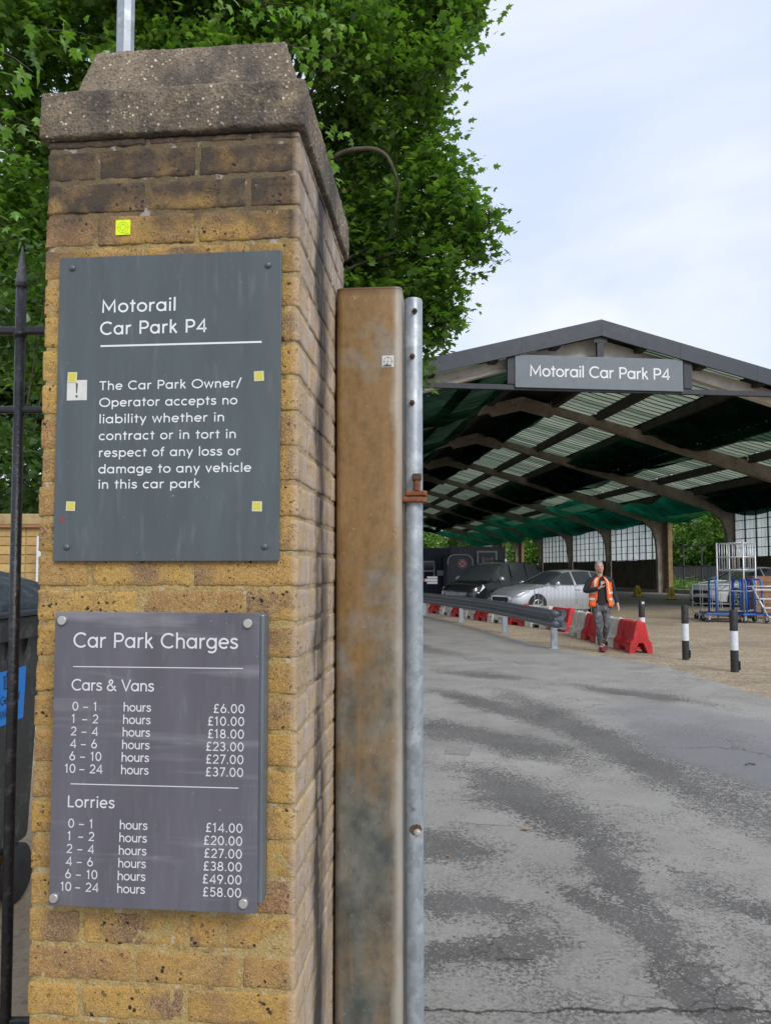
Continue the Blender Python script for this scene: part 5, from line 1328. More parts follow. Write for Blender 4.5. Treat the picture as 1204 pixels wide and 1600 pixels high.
hatch = [  # x, zb, yb, zm, ym, zbelt, ybelt, zr, yr, ztop
 (2.20, 0.34, 0.38, 0.46, 0.52, 0.58, 0.46, 0.62, 0.36, 0.64),
 (2.14, 0.24, 0.60, 0.48, 0.68, 0.66, 0.62, 0.71, 0.50, 0.735),
 (1.98, 0.20, 0.76, 0.50, 0.80, 0.72, 0.76, 0.78, 0.62, 0.81),
 (1.70, 0.19, 0.84, 0.54, 0.875, 0.80, 0.83, 0.85, 0.68, 0.88),
 (1.30, 0.18, 0.86, 0.56, 0.90, 0.87, 0.85, 0.915, 0.70, 0.945),
 (0.92, 0.18, 0.86, 0.56, 0.905, 0.93, 0.86, 0.965, 0.74, 1.00),
 (0.45, 0.18, 0.86, 0.56, 0.905, 0.95, 0.86, 1.17, 0.68, 1.215),
 (0.05, 0.18, 0.86, 0.56, 0.905, 0.96, 0.86, 1.355, 0.60, 1.405),
 (-0.30, 0.18, 0.86, 0.56, 0.905, 0.97, 0.86, 1.41, 0.585, 1.465),
 (-0.90, 0.18, 0.86, 0.56, 0.905, 0.985, 0.86, 1.415, 0.58, 1.475),
 (-1.50, 0.19, 0.86, 0.56, 0.90, 1.00, 0.85, 1.37, 0.575, 1.435),
 (-1.85, 0.21, 0.84, 0.57, 0.88, 1.00, 0.82, 1.28, 0.56, 1.345),
 (-2.08, 0.24, 0.80, 0.58, 0.85, 0.97, 0.78, 1.06, 0.60, 1.10),
 (-2.20, 0.30, 0.74, 0.56, 0.80, 0.85, 0.72, 0.92, 0.60, 0.95)]
def hatchback(label, loc, rz_, mat, name='parked_car'):
    e, at = car(name, label, 'car', loc, rz_, mat, hatch, (0.72, -1.68), ((-0.28, -0.36), (-1.14, -1.20)), (0.90, 0.02), (-1.87, -2.07), (1.33, -1.31), 0.325, 0.905, doors=(-0.33, -1.16))
    for s in (1, -1):
        hl = MB(); pts = [(2.055, s*0.70), (1.96, s*0.792), (1.62, s*0.868), (1.66, s*0.80), (1.99, s*0.56), (2.10, s*0.52)]
        v = [(x, y, z) for (x, y), z in zip(pts, (0.60, 0.62, 0.79, 0.845, 0.765, 0.70))]
        v2 = [(x + 0.018, y + s*0.016, z) for (x, y, z) in v]
        hl.add(v2 + v, [(0,1,2,3,4,5)] + [(i, (i+1) % 6, 6+(i+1) % 6, 6+i) for i in range(6)]); hl.build('headlight', M['lens'], e, fix=True)
        MB().box(0.50, 0.66, s*0.86-0.02 if s < 0 else 0.86, s*0.86 if s < 0 else 0.88, 0.95, 1.0).build('mirror_arm', M['trim'], e)
        mr = MB().lathe([(0.01, -0.10), (0.06, -0.09), (0.085, -0.02), (0.085, 0.05), (0.06, 0.09), (0.01, 0.10)], 10, 'Y', (0.56, s*0.97, 1.02)); mr.v = [(0.56+(x-0.56)*0.8, y, z) for x, y, z in mr.v]; mr.build('mirror', mat, e, smooth=True)
        MB().box(1.99, 2.10, s*0.60-0.09, s*0.60+0.09, 0.30, 0.40).build('fog_lamp_surround', M['trim'], e)
    MB().prism([(-0.36, 0.42), (0.36, 0.42), (0.45, 0.53), (0.42, 0.60), (-0.42, 0.60), (-0.45, 0.53)], 2.198, 2.222, 'X').build('grille', M['trim'], e, fix=True)
    MB().box(2.10, 2.185, -0.50, 0.50, 0.25, 0.36).build('lower_grille', M['trim'], e)
    MB().box(2.223, 2.235, -0.26, 0.26, 0.36, 0.46).build('number_plate', M['plate'], e)
    return e
heading = lambda deg: R(180 + deg)
sc_ = hatchback('silver hatchback parked nose towards the road behind the red and white barriers', (6.0, 26.8, 0.008), R(180+27), M['car_silver'])
wc_ = hatchback('white car parked in the open bay behind the blue trolleys and aluminium steps', (15.9, 33.0, 0.008), R(180+20), M['car_white'])
sc_.scale = (1.03, 1.03, 1.08); wc_.scale = (1.08, 1.1, 1.16)

van = [
 (2.40, 0.36, 0.45, 0.52, 0.62, 0.74, 0.58, 0.80, 0.44, 0.82),
 (2.30, 0.26, 0.72, 0.56, 0.80, 0.86, 0.74, 0.92, 0.58, 0.95),
 (2.10, 0.24, 0.86, 0.60, 0.90, 0.95, 0.86, 1.00, 0.68, 1.03),
 (1.75, 0.24, 0.92, 0.64, 0.95, 1.04, 0.90, 1.08, 0.74, 1.12),
 (1.40, 0.24, 0.93, 0.66, 0.96, 1.10, 0.91, 1.14, 0.80, 1.19),
 (0.95, 0.24, 0.93, 0.66, 0.96, 1.12, 0.91, 1.45, 0.76, 1.50),
 (0.50, 0.24, 0.93, 0.66, 0.96, 1.14, 0.91, 1.74, 0.70, 1.80),
 (0.10, 0.24, 0.93, 0.66, 0.96, 1.15, 0.91, 1.82, 0.70, 1.89),
 (-1.50, 0.24, 0.93, 0.66, 0.96, 1.16, 0.91, 1.84, 0.70, 1.91),
 (-2.30, 0.26, 0.91, 0.66, 0.94, 1.14, 0.88, 1.76, 0.68, 1.83),
 (-2.45, 0.32, 0.85, 0.62, 0.88, 1.0, 0.82, 1.20, 0.70, 1.25)]
e, _ = car('parked_van', 'black passenger van with silver headlamps parked beyond the silver hatchback', 'van', (4.35, 30.0, 0.008), R(180+46), M['car_black'], van, (1.15, -2.1), ((0.02, -0.08), (-1.10, -1.18)), (1.36, 0.42), (-2.34, -2.42), (1.50, -1.45), 0.33, 0.96, doors=(0.0, -1.14))
for s in (1, -1):
    v = [(2.30, s*0.60, 0.66), (2.12, s*0.86, 0.70), (1.80, s*0.93, 0.92), (1.84, s*0.86, 1.02), (2.20, s*0.66, 0.92)]
    v2 = [(x+0.03, y+s*0.02, z) for x, y, z in v]; MB().add(v2+v, [(0,1,2,3,4)] + [(i, (i+1)%5, 5+(i+1)%5, 5+i) for i in range(5)]).build('headlight', M['lens'], e, fix=True)
    mr = MB().lathe([(0.01, -0.10), (0.07, -0.09), (0.12, 0.0), (0.07, 0.09), (0.01, 0.10)], 10, 'Y', (0.9, s*1.06, 1.22)); mr.build('mirror', M['alloy'], e, smooth=True)
MB().box(2.30, 2.40, -0.48, 0.48, 0.62, 0.72).build('grille', M['alloy'], e)
MB().box(2.395, 2.412, -0.26, 0.26, 0.44, 0.55).build('number_plate', M['plate'], e)
MB().box(-1.9, -0.4, -0.62, -0.58, 1.93, 1.97).build('roof_bar', M['trim'], e); MB().box(-0.62, -0.4, -0.15, 0.15, 1.90, 1.98).build('roof_fin', M['trim'], e)

# steel pedestrian barrier in front of the silver car
pbx = empty('pedestrian_barrier', (4.74, 23.6, 0), R(-6), label='thin galvanised pedestrian barrier standing in front of the silver hatchback', cat='barrier')
fr = MB().tube([(0, 0, 0.12), (0, 0, 1.02), (0.05, 0, 1.1), (1.95, 0, 1.1), (2.0, 0, 1.02), (2.0, 0, 0.12)], 0.017, 6).tube([(0, 0, 0.2), (2.0, 0, 0.2)], 0.014, 6)
fr.build('frame', M['galv'], pbx, smooth=True)
for i in range(1, 16): MB().tube([(i*0.125, 0, 0.2), (i*0.125, 0, 1.09)], 0.006, 5).build('bar', M['galv'], pbx)
for x in (0.25, 1.75): MB().box(x-0.02, x+0.02, -0.28, 0.28, 0, 0.035).tube([(x, -0.2, 0.03), (x, 0, 0.2), (x, 0.2, 0.03)], 0.012, 5).build('foot', M['galv'], pbx)

# ================================================================== WALKING MAN
M['skin'] = paint('skin', (0.56, 0.31, 0.22), 0.55, 0, 0.1, (0.40, 0.16, 0.10), 0.3, 0.1, 10)
M['hair'] = paint('grey_hair', (0.24, 0.24, 0.24), 0.7, 0, 0.35, (0.06, 0.06, 0.06), 0.5, 0.6, 60)
M['shirt'] = paint('black_long_sleeved_top', (0.018, 0.018, 0.024), 0.85, 0, 0.3, (0.05, 0.045, 0.05), 0.3, 0.4, 8)
M['jeans'] = paint('paint_splashed_grey_trousers', (0.085, 0.088, 0.095), 0.9, 0, 0.4, (0.40, 0.40, 0.40), 0.9, 0.5, 4.5)
M['hivis'] = paint('orange_high_visibility_fabric', (0.86, 0.145, 0.02), 0.7, 0, 0.12, dirtamt=0.1)
M['reflect'] = paint('silver_reflective_tape', (0.62, 0.60, 0.56), 0.4, 0.1, 0.1)
M['shoe'] = paint('maroon_trainers', (0.16, 0.02, 0.045), 0.6, 0, 0.3)
M['phone_w'] = paint('pale_plastic_case', (0.6, 0.6, 0.6), 0.4)
man = empty('person', (4.23, 14.57, 0.004), R(-4), label='grey haired man in an orange vest walking with one hand raised to his chest', cat='person')
def skin(name, verts, edges, radii, mat, parent, root=0, sub=2):
    me = bpy.data.meshes.new(name); me.from_pydata(verts, edges, []); me.materials.append(mat)
    o = link(name, me, parent)
    m = o.modifiers.new('skin', 'SKIN'); m.use_smooth_shade = True; m.branch_smoothing = 0.4
    s_ = o.modifiers.new('subsurf', 'SUBSURF'); s_.levels = sub; s_.render_levels = sub
    if not me.skin_vertices: 
        import bmesh
        b = bmesh.new(); b.from_mesh(me); b.verts.layers.skin.verify(); b.to_mesh(me); b.free()
    for i, r in enumerate(radii):
        v = me.skin_vertices[0].data[i]; v.radius = r if isinstance(r, tuple) else (r, r); v.use_root = (i == root)
    return o
V_ = []; E_ = []; Rr = []
def vj(p, r, par=None):
    V_.append(p); Rr.append(r); i = len(V_)-1
    if par is not None: E_.append((par, i))
    return i
pel = vj((-0.01, 0, 0.93), (0.13, 0.095)); wa = vj((-0.01, -0.01, 1.10), (0.12, 0.09), pel); ch = vj((-0.01, -0.01, 1.30), (0.145, 0.10), wa)
nb = vj((-0.02, -0.005, 1.43), 0.075, ch); nk = vj((-0.03, -0.02, 1.50), 0.052, nb); hd = vj((-0.035, -0.035, 1.585), (0.068, 0.085), nk); hd2 = vj((-0.035, -0.03, 1.665), (0.074, 0.092), hd); ht = vj((-0.035, -0.02, 1.725), (0.045, 0.055), hd2)
def arm(sh, el, wr, hand_dir, fing, curl):
    s_ = vj(sh, 0.058, ch); e_ = vj(el, 0.042, s_); m_ = vj(tuple((a*0.55+b_*0.45) for a, b_ in zip(el, wr)), 0.036, e_); w_ = vj(wr, 0.026, m_)
    d = Vector(hand_dir).normalized(); side_ = Vector(fing).normalized(); cu = Vector(curl).normalized()
    pm = Vector(wr) + d*0.05; p_ = vj(tuple(pm), (0.032, 0.020), w_)
    kn = vj(tuple(Vector(wr) + d*0.085), (0.036, 0.017), p_)
    for q, (o_, l) in enumerate(((-0.030, 0.062), (-0.010, 0.074), (0.011, 0.068), (0.031, 0.052))):
        b0 = Vector(wr) + d*0.095 + side_*o_; f1 = vj(tuple(b0 + d*l*0.5 + cu*0.008), 0.0088, kn); f2 = vj(tuple(b0 + d*l*0.8 + cu*l*0.55), 0.0078, f1)
    t1 = vj(tuple(Vector(wr) + d*0.045 + side_*-0.042 + cu*0.012), 0.0105, p_); vj(tuple(Vector(wr) + d*0.085 + side_*-0.055 + cu*0.028), 0.0088, t1)
    return w_
arm((-0.195, 0.0, 1.405), (-0.325, -0.03, 1.165), (-0.075, -0.235, 1.235), (0.35, -0.15, 0.75), (-0.8, 0.2, 0.4), (0.4, 0.8, 0.1))
arm((0.175, 0.0, 1.405), (0.255, 0.06, 1.140), (0.305, -0.05, 0.925), (0.15, -0.12, -0.9), (-0.3, -0.9, 0.1), (-0.9, 0.1, 0.1))
def leg(hp, kn, an, toe):
    h_ = vj(hp, (0.085, 0.085), pel); k_ = vj(kn, 0.055, h_); c_ = vj(tuple(a*0.65+b_*0.35 for a, b_ in zip(kn, an)), 0.052, k_); a_ = vj(an, 0.034, c_)
    vj(toe, (0.036, 0.024), a_)
legs = [((-0.095, 0.0, 0.86), (-0.075, -0.115, 0.50), (-0.03, -0.03, 0.10), (-0.01, -0.20, 0.035)), ((0.085, 0.0, 0.86), (0.095, -0.06, 0.50), (0.045, 0.20, 0.13), (0.08, 0.06, 0.045))]
for l in legs: leg(*l)
body = skin('body', V_, E_, Rr, M['skin'], man)
def face_blob(name, c, r, mat, seg=12, par=body):
    mb = MB(); prof = [(max(0.001, math.sin(math.pi*i/8)), -math.cos(math.pi*i/8)) for i in range(9)]
    mb.lathe([(a, b_) for a, b_ in prof], seg); mb.v = [(c[0]+x*r[0], c[1]+y*r[1], c[2]+z*r[2]) for x, y, z in mb.v]
    return mb.build(name, mat, par, smooth=True)
hx, hy = -0.035, -0.03
face_blob('head', (hx, hy-0.005, 1.632), (0.073, 0.092, 0.112), M['skin'])
face_blob('nose', (hx-0.003, hy-0.100, 1.628), (0.014, 0.020, 0.026), M['skin'])
for s in (1, -1):
    face_blob('ear', (hx+s*0.074, hy, 1.63), (0.010, 0.020, 0.030), M['skin'])
    face_blob('eye', (hx+s*0.029, hy-0.088, 1.652), (0.012, 0.008, 0.007), M['ink'])
    face_blob('eyebrow', (hx+s*0.030, hy-0.089, 1.672), (0.018, 0.008, 0.005), M['hair'])
face_blob('beard', (hx, hy-0.052, 1.560), (0.046, 0.044, 0.034), M['hair'])
face_blob('mouth', (hx, hy-0.100, 1.592), (0.020, 0.007, 0.005), M['rust'])
face_blob('hair', (hx, hy+0.026, 1.695), (0.080, 0.094, 0.078), M['hair'])
for s in (1, -1): face_blob('hair', (hx+s*0.066, hy+0.016, 1.655), (0.016, 0.05, 0.05), M['hair'])
# clothing
V2 = [(-0.01, 0, 0.875), (-0.01, -0.005, 1.05), (-0.01, -0.01, 1.22), (-0.01, -0.005, 1.37), (-0.025, -0.012, 1.495), (-0.20, 0, 1.405), (-0.325, -0.03, 1.165), (-0.20, -0.135, 1.20), (-0.080, -0.228, 1.232), (0.18, 0, 1.405), (0.255, 0.06, 1.14), (0.285, 0.0, 1.02), (0.304, -0.045, 0.935)]
sh = skin('shirt', V2, [(0,1),(1,2),(2,3),(3,4),(3,5),(5,6),(6,7),(7,8),(3,9),(9,10),(10,11),(11,12)], [(0.165,0.13),(0.155,0.12),(0.165,0.118),(0.155,0.105),0.066,0.072,0.058,0.050,0.042,0.072,0.055,0.048,0.040], M['shirt'], body, 1)
V3 = [(-0.005, 0, 0.885)]; E3 = []; R3 = [(0.115, 0.105)]
for l in legs:
    pp = 0
    for p, r in ((l[0], 0.092), (tuple((a+b_)/2 for a, b_ in zip(l[0], l[1])), 0.084), (l[1], 0.068), (tuple(a*0.5+b_*0.5 for a, b_ in zip(l[1], l[2])), 0.066), ((l[2][0], l[2][1], l[2][2]+0.0), 0.058)):
        V3.append(p); R3.append(r); E3.append((pp, len(V3)-1)); pp = len(V3)-1
skin('trousers', V3, E3, R3, M['jeans'], body)
for l in legs:
    a, t_ = l[2], l[3]
    skin('shoe', [(a[0], a[1]+0.045, 0.045 + max(0, a[2]-0.10)), (a[0]+(t_[0]-a[0])*0.4, a[1]+(t_[1]-a[1])*0.4, 0.055), t_, (t_[0], t_[1]-0.05, t_[2]-0.004)], [(0,1),(1,2),(2,3)], [(0.046, 0.050), (0.050, 0.055), (0.052, 0.038), (0.040, 0.026)], M['shoe'], body, 1)
def vest_pt(t, z, g=0.0):
    k = (z - 0.87)/(1.455-0.87)
    rx = 0.240 - 0.045*k - (0.10*max(0, (k-0.83)/0.17)**1.5); ry = 0.155 - 0.02*k - (0.03*max(0, (k-0.85)/0.15))
    rx += g; ry += g
    sw = 0.012*math.sin(t*6 + z*9)
    return (-0.012 + (rx+sw)*math.sin(t), -0.008 - (ry+sw)*math.cos(t), z)
vb = MB(); n1, n2 = 30, 12
for j in range(n2+1):
    z = 0.87 + (1.455-0.87)*j/n2
    op = 0.48 - 0.16*(j/n2) + (0.12 if j < 3 else 0)
    for i in range(n1+1):
        t = op + (2*math.pi-2*op)*i/n1; vb.v.append(vest_pt(t, z))
for j in range(n2):
    for i in range(n1): a = j*(n1+1)+i; vb.f.append((a, a+1, a+n1+2, a+n1+1))
ve = vb.build('vest', M['hivis'], body, smooth=True); m_ = ve.modifiers.new('solid', 'SOLIDIFY'); m_.thickness = 0.008
for (z0, z1, t0, t1) in ((1.00, 1.045, 0.62, 2*math.pi-0.62), (1.12, 1.165, 0.56, 2*math.pi-0.56)):
    rb = MB()
    for i in range(31):
        t = t0 + (t1-t0)*i/30; rb.v += [vest_pt(t, z0, 0.006), vest_pt(t, z1, 0.006)]
    rb.f = [(2*i, 2*i+2, 2*i+3, 2*i+1) for i in range(30)]; rb.build('reflective_band', M['reflect'], ve, smooth=True)
for t in (0.62, -0.62):
    rb = MB()
    for i in range(8):
        z = 1.17 + 0.26*i/7; rb.v += [vest_pt(t-0.09 - (0.10*math.copysign(1,t) if False else 0), z, 0.006), vest_pt(t+0.09, z, 0.006)]
    rb.f = [(2*i, 2*i+1, 2*i+3, 2*i+2) for i in range(7)]; rb.build('reflective_band', M['reflect'], ve, smooth=True)

# ================================================================== TROLLEYS, STEPS, CRATES BY THE OPEN BAY
M['blue'] = paint('blue_painted_steel', (0.02, 0.13, 0.52), 0.45, 0, 0.2, (0.12, 0.09, 0.07), 0.3, 0.2, 8)
M['ply'] = paint('brown_board', (0.24, 0.13, 0.07), 0.75, 0, 0.2, (0.10, 0.06, 0.04), 0.4, 0.3, 4)
def caster(par, x, y, z=0.24):
    MB().lathe([(0.03, -0.02), (0.075, -0.02), (0.08, 0.0), (0.075, 0.02), (0.03, 0.02)], 16, 'Y', (x, y, 0.08)).build('caster', M['rubber'], par, autosm=40)
    MB().box(x-0.035, x+0.035, y-0.032, y-0.026, 0.08, z).box(x-0.035, x+0.035, y+0.026, y+0.032, 0.08, z).build('caster_fork', M['galv'], par)
def trolley(loc, rz_, label, wdt=1.10, dep=0.7, ups=(0.02, 1.08)):
    e = empty('platform_trolley', loc, rz_, label=label, cat='trolley', group='blue platform trolleys by the open bay')
    MB().box(0, wdt, 0, dep, 0.24, 0.29).build('deck', M['blue'], e, bevel=0.006)
    MB().box(0.02, wdt-0.02, 0.02, dep-0.02, 0.292, 0.300).build('deck_mat', M['trim'], e)
    for x in (0.10, wdt-0.10):
        for y in (0.09, dep-0.09): caster(e, x, y)
    for x in ups:
        MB().tube([(x, 0.03, 0.29), (x, 0.05, 1.18), (x, 0.12, 1.30), (x, dep-0.12, 1.30), (x, dep-0.05, 1.18), (x, dep-0.03, 0.29)], 0.030, 8).tube([(x, 0.04, 0.70), (x, dep-0.04, 0.70)], 0.014, 6).tube([(x, 0.04, 1.0), (x, dep-0.04, 1.0)], 0.014, 6).build('handle', M['blue'], e, smooth=True)
    return e
trolley((9.72, 22.50, 0), R(-6), 'blue platform trolley at the left end with its deck clear of the others', 1.05, 0.75, (0.30, 1.0))
trolley((10.62, 22.05, 0), R(4), 'blue platform trolley with crossed handles right behind the nearest bollard', 0.85, 0.8, (0.12, 0.36, 0.60))
# roll cage: silver wire panel trolley
rc = empty('roll_cage', (10.0, 23.6, 0), R(-4), label='silver wire roll cage standing behind the blue platform trolleys', cat='trolley')
MB().box(0, 1.25, 0, 0.7, 0.18, 0.22).build('base', M['alu'], rc)
for y in (0.0, 0.7):
    f = MB().tube([(0, y, 0.2), (0, y, 1.12), (1.25, y, 1.12), (1.25, y, 0.2)], 0.014, 6)
    for z in (0.5, 0.8): f.tube([(0, y, z), (1.25, y, z)], 0.007, 5)
    f.build('side_panel', M['alu'], rc, smooth=True)
    for i in range(1, 4): MB().tube([(i*0.3125, y, 0.2), (i*0.3125, y, 1.12)], 0.007, 5).build('wire', M['alu'], rc)
for x in (0.08, 1.17):
    for y in (0.08, 0.62): caster(rc, x, y, 0.18)
# aluminium podium steps with a guard rail basket
ps = empty('podium_steps', (10.72, 22.2, 0), R(40), label='tall aluminium podium steps with a railed platform behind the blue trolleys', cat='steps')
A = M['alu']; q_ = 0.80
for x in (0.0, q_):
    for y in (0.0, q_):
        MB().tube([(x, y, 0.02), (x, y, 2.50 if x + y == 0 else 2.42)], 0.024, 8).build('upright', A, ps, smooth=True)
for z in (0.35, 0.95, 1.60, 1.98, 2.40):
    for y in (0.0, q_): MB().tube([(0, y, z), (q_, y, z)], 0.018, 6).build('rail', A, ps, smooth=True)
    for x in (0.0, q_): MB().tube([(x, 0, z), (x, q_, z)], 0.018, 6).build('rail', A, ps, smooth=True)
for i in range(1, 5):
    t = i*q_/5
    for (a, b_) in ((t, 0), (t, q_), (0, t), (q_, t)): MB().tube([(a, b_, 1.62), (a, b_, 2.39)], 0.012, 6).build('spindle', A, ps, smooth=True)
MB().box(0.02, q_-0.02, 0.02, q_-0.02, 1.55, 1.58).build('platform', A, ps)
RI = Matrix.Rotation(R(-43), 4, 'Z')
def pl(p): return tuple(RI @ Vector(p))
MB().tube([pl((0.20, -0.10, 1.08)), pl((0.58, -0.45, 0.02))], 0.024, 6).tube([pl((0.80, -0.10, 1.08)), pl((1.08, -0.45, 0.02))], 0.024, 6).build('stair_side', A, ps, smooth=True)
MB().tube([pl((0.55, -0.02, 0.75)), pl((0.55, -0.02, 0.02))], 0.022, 6).tube([pl((1.15, -0.02, 1.05)), pl((1.15, -0.02, 0.02))], 0.022, 6).build('leg', A, ps, smooth=True)
for i in range(4):
    t = (i + 0.3)/4; x0 = 0.20 + 0.38*t; x1 = 0.80 + 0.28*t; y0 = -0.10 - 0.35*t; z0 = 1.08 - 1.06*t
    t_ = MB().box(x0, x1 + 0.05, y0 - 0.06, y0 + 0.08, z0 - 0.02, z0 + 0.025); t_.xf(RI); t_.build('tread', A, ps)
MB().tube([pl((0.0, -0.10, 1.10)), pl((1.3, -0.10, 1.10))], 0.020, 6).build('rail', A, ps, smooth=True)
# brown crates on the right
for i, (x, y, z, w_, d_, h_, lab_) in enumerate(((11.98, 24.2, 0.02, 1.5, 1.0, 0.62, 'dark brown wooden crate at the bottom of the stack right of the aluminium steps'), (12.0, 24.2, 0.66, 1.45, 0.95, 0.72, 'brown board crate on top of the stack right of the aluminium steps'))):
    e = empty('crate', (x, y, z), R(-3), label=lab_, cat='crate')
    MB().box(0, w_, 0, d_, 0, h_).build('box', M['ply'], e)
    for q in range(4): MB().box(0.005, w_-0.005, -0.018, -0.001, 0.03 + q*(h_-0.06)/4, 0.03 + (q+0.9)*(h_-0.06)/4).build('board', M['ply'], e)
    for xx in (0.05, w_-0.12): MB().box(xx, xx+0.07, -0.036, -0.019, 0, h_).build('batten', M['ply'], e)

# ================================================================== OUTSIDE THE OPEN BAY
def sp(x, y, z=0): return shed_pt(x, y, z)
sf = empty('security_fence', sp(19.3, 14.0), SB, label='tall black steel mesh fence outside the open bay', cat='fence')
for i in range(20):
    y = -14 + i*2.6
    MB().box(-0.05, 0.05, y-0.05, y+0.05, 0, 3.45).build('post', M['dark_steel'], sf)
for z in (0.25, 1.85, 3.35): MB().box(-0.03, 0.03, -14, 35.4, z-0.035, z+0.035).build('rail', M['dark_steel'], sf)
mb = MB()
for i in range(160):
    y = -14 + i*0.31; mb.box(-0.008, 0.008, y-0.012, y+0.012, 0.2, 3.35)
pass
M['plank'] = paint('weathered_fence_plank', (0.17, 0.13, 0.105), 0.9, 0, 0.3, (0.08, 0.07, 0.07), 0.4, 0.4, 3)
M['plank_b'] = paint('blue_grey_fence_plank', (0.105, 0.125, 0.15), 0.9, 0, 0.3, (0.05, 0.05, 0.05), 0.4, 0.4, 3)
pfn = empty('plank_fence', sp(24.5, 27), SB, label='weathered brown and grey plank fence beyond the black security fence', cat='fence')
pm1 = MB().box(-0.02, 0.02, 0, 0.27, 0, 1.9).mesh('plank', M['plank']); pm2 = MB().box(-0.02, 0.02, 0, 0.27, 0, 1.9).mesh('plank', M['plank_b'])
rr_ = random.Random(4)
for i in range(120): link('plank', pm1 if rr_.random() < 0.62 else pm2, pfn, (rr_.uniform(-0.02, 0.02), -8 + i*0.29, rr_.uniform(-0.06, 0.1)))
M['verge'] = paint('overgrown_grass_verge', (0.07, 0.11, 0.03), 0.95, 0, 0.3, (0.12, 0.16, 0.05), 0.5, 0.6, 2)
vp = [sp(x, y) for x, y in ((16.6, -8), (60, -8), (60, 70), (16.6, 70))]
sheet('grass_verge', [(p.x, p.y) for p in vp], 0.012, M['verge'])
# pale building seen through the trees
M['render_wall'] = paint('pale_rendered_wall', (0.55, 0.52, 0.47), 0.85, 0, 0.08)
M['roof_tile'] = paint('red_brown_roof', (0.30, 0.17, 0.12), 0.85, 0, 0.15)
hb_ = empty('house', sp(62, 75), SB + R(8), label='pale house with a low roof glimpsed through the trees behind the open bay', cat='house')
MB().box(0, 9, 0, 14, 0, 8.5).build('wall', M['render_wall'], hb_)
MB().prism([(-0.6, 8.5), (9.6, 8.5), (4.5, 11)], -0.5, 14.5, 'Y').build('roof', M['roof_tile'], hb_, fix=True)
for i in range(4):
    for z in (1.2, 5.2):
        w_ = MB().box(-0.06, 0.0, 1.2+i*3.3, 2.5+i*3.3, z, z+1.6).build('window', M['cabin_white'], hb_)
        MB().box(-0.075, -0.06, 1.3+i*3.3, 2.4+i*3.3, z+0.1, z+1.5).build('pane', M['pane_dark'], w_)

# ================================================================== FOLIAGE
def leaf_mat(name, c1, c2, c3, trans=0.45):
    n = NT(name)
    a = n.node('ShaderNodeAttribute', attribute_name='tint').outputs['Fac']
    c = n.ramp(a, [(0, c1), (0.55, c2), (1, c3)])
    d = n.bsdf(c, 0.38, 0, None, Specular_IOR_Level=0.55)
    t = n.node('ShaderNodeBsdfTranslucent', {'Color': n.mix(0.6, c, (0.26, 0.55, 0.02), 'MIX')}).outputs[0]
    ms = n.node('ShaderNodeMixShader', {0: trans}); n.t.links.new(d, ms.inputs[1]); n.t.links.new(t, ms.inputs[2])
    return n.end(ms.outputs[0])
M['leaf_plane'] = leaf_mat('plane_tree_leaf', (0.018, 0.050, 0.011), (0.062, 0.138, 0.027), (0.20, 0.32, 0.065), 0.40)
M['leaf_bright'] = leaf_mat('bright_young_leaf', (0.08, 0.19, 0.02), (0.13, 0.28, 0.03), (0.20, 0.36, 0.05), 0.5)
M['leaf_dark'] = leaf_mat('dark_hedge_leaf', (0.022, 0.050, 0.016), (0.038, 0.085, 0.022), (0.075, 0.14, 0.035), 0.25)
M['leaf_far'] = leaf_mat('far_tree_leaf', (0.06, 0.13, 0.03), (0.11, 0.21, 0.04), (0.20, 0.32, 0.07), 0.4)
def bark_mat():
    n = NT('plane_bark'); o = n.obj
    c = n.mix(n.rng(n.noise(3, n.map(o, sc=(1, 1, 0.5)), 4), 0.42, 0.58), (0.035, 0.028, 0.02), (0.085, 0.07, 0.05))
    return n.end(n.bsdf(c, 0.9, 0, n.bump(n.noise(14, o, 5), 0.6, 0.02)))
M['bark'] = bark_mat()
LEAF5 = np.array([(0,0,0),(0.10,0.02,0),(0.42,0.16,-.03),(0.24,0.30,0.01),(0.50,0.58,-.05),(0.22,0.55,0.01),(0.0,1.0,-.08),(-0.22,0.55,0.01),(-0.50,0.58,-.05),(-0.24,0.30,0.01),(-0.42,0.16,-.03),(-0.10,0.02,0),(0,0.38,0.05)], dtype=np.float32)
F5 = [(12, i, i+1) for i in range(0, 11)] + [(12, 11, 0)]
LEAF2 = np.array([(0,0,0),(0.34,0.42,0.03),(0,1,-.05),(-0.34,0.42,0.03)], dtype=np.float32)
F2 = [(0, 1, 2), (0, 2, 3)]
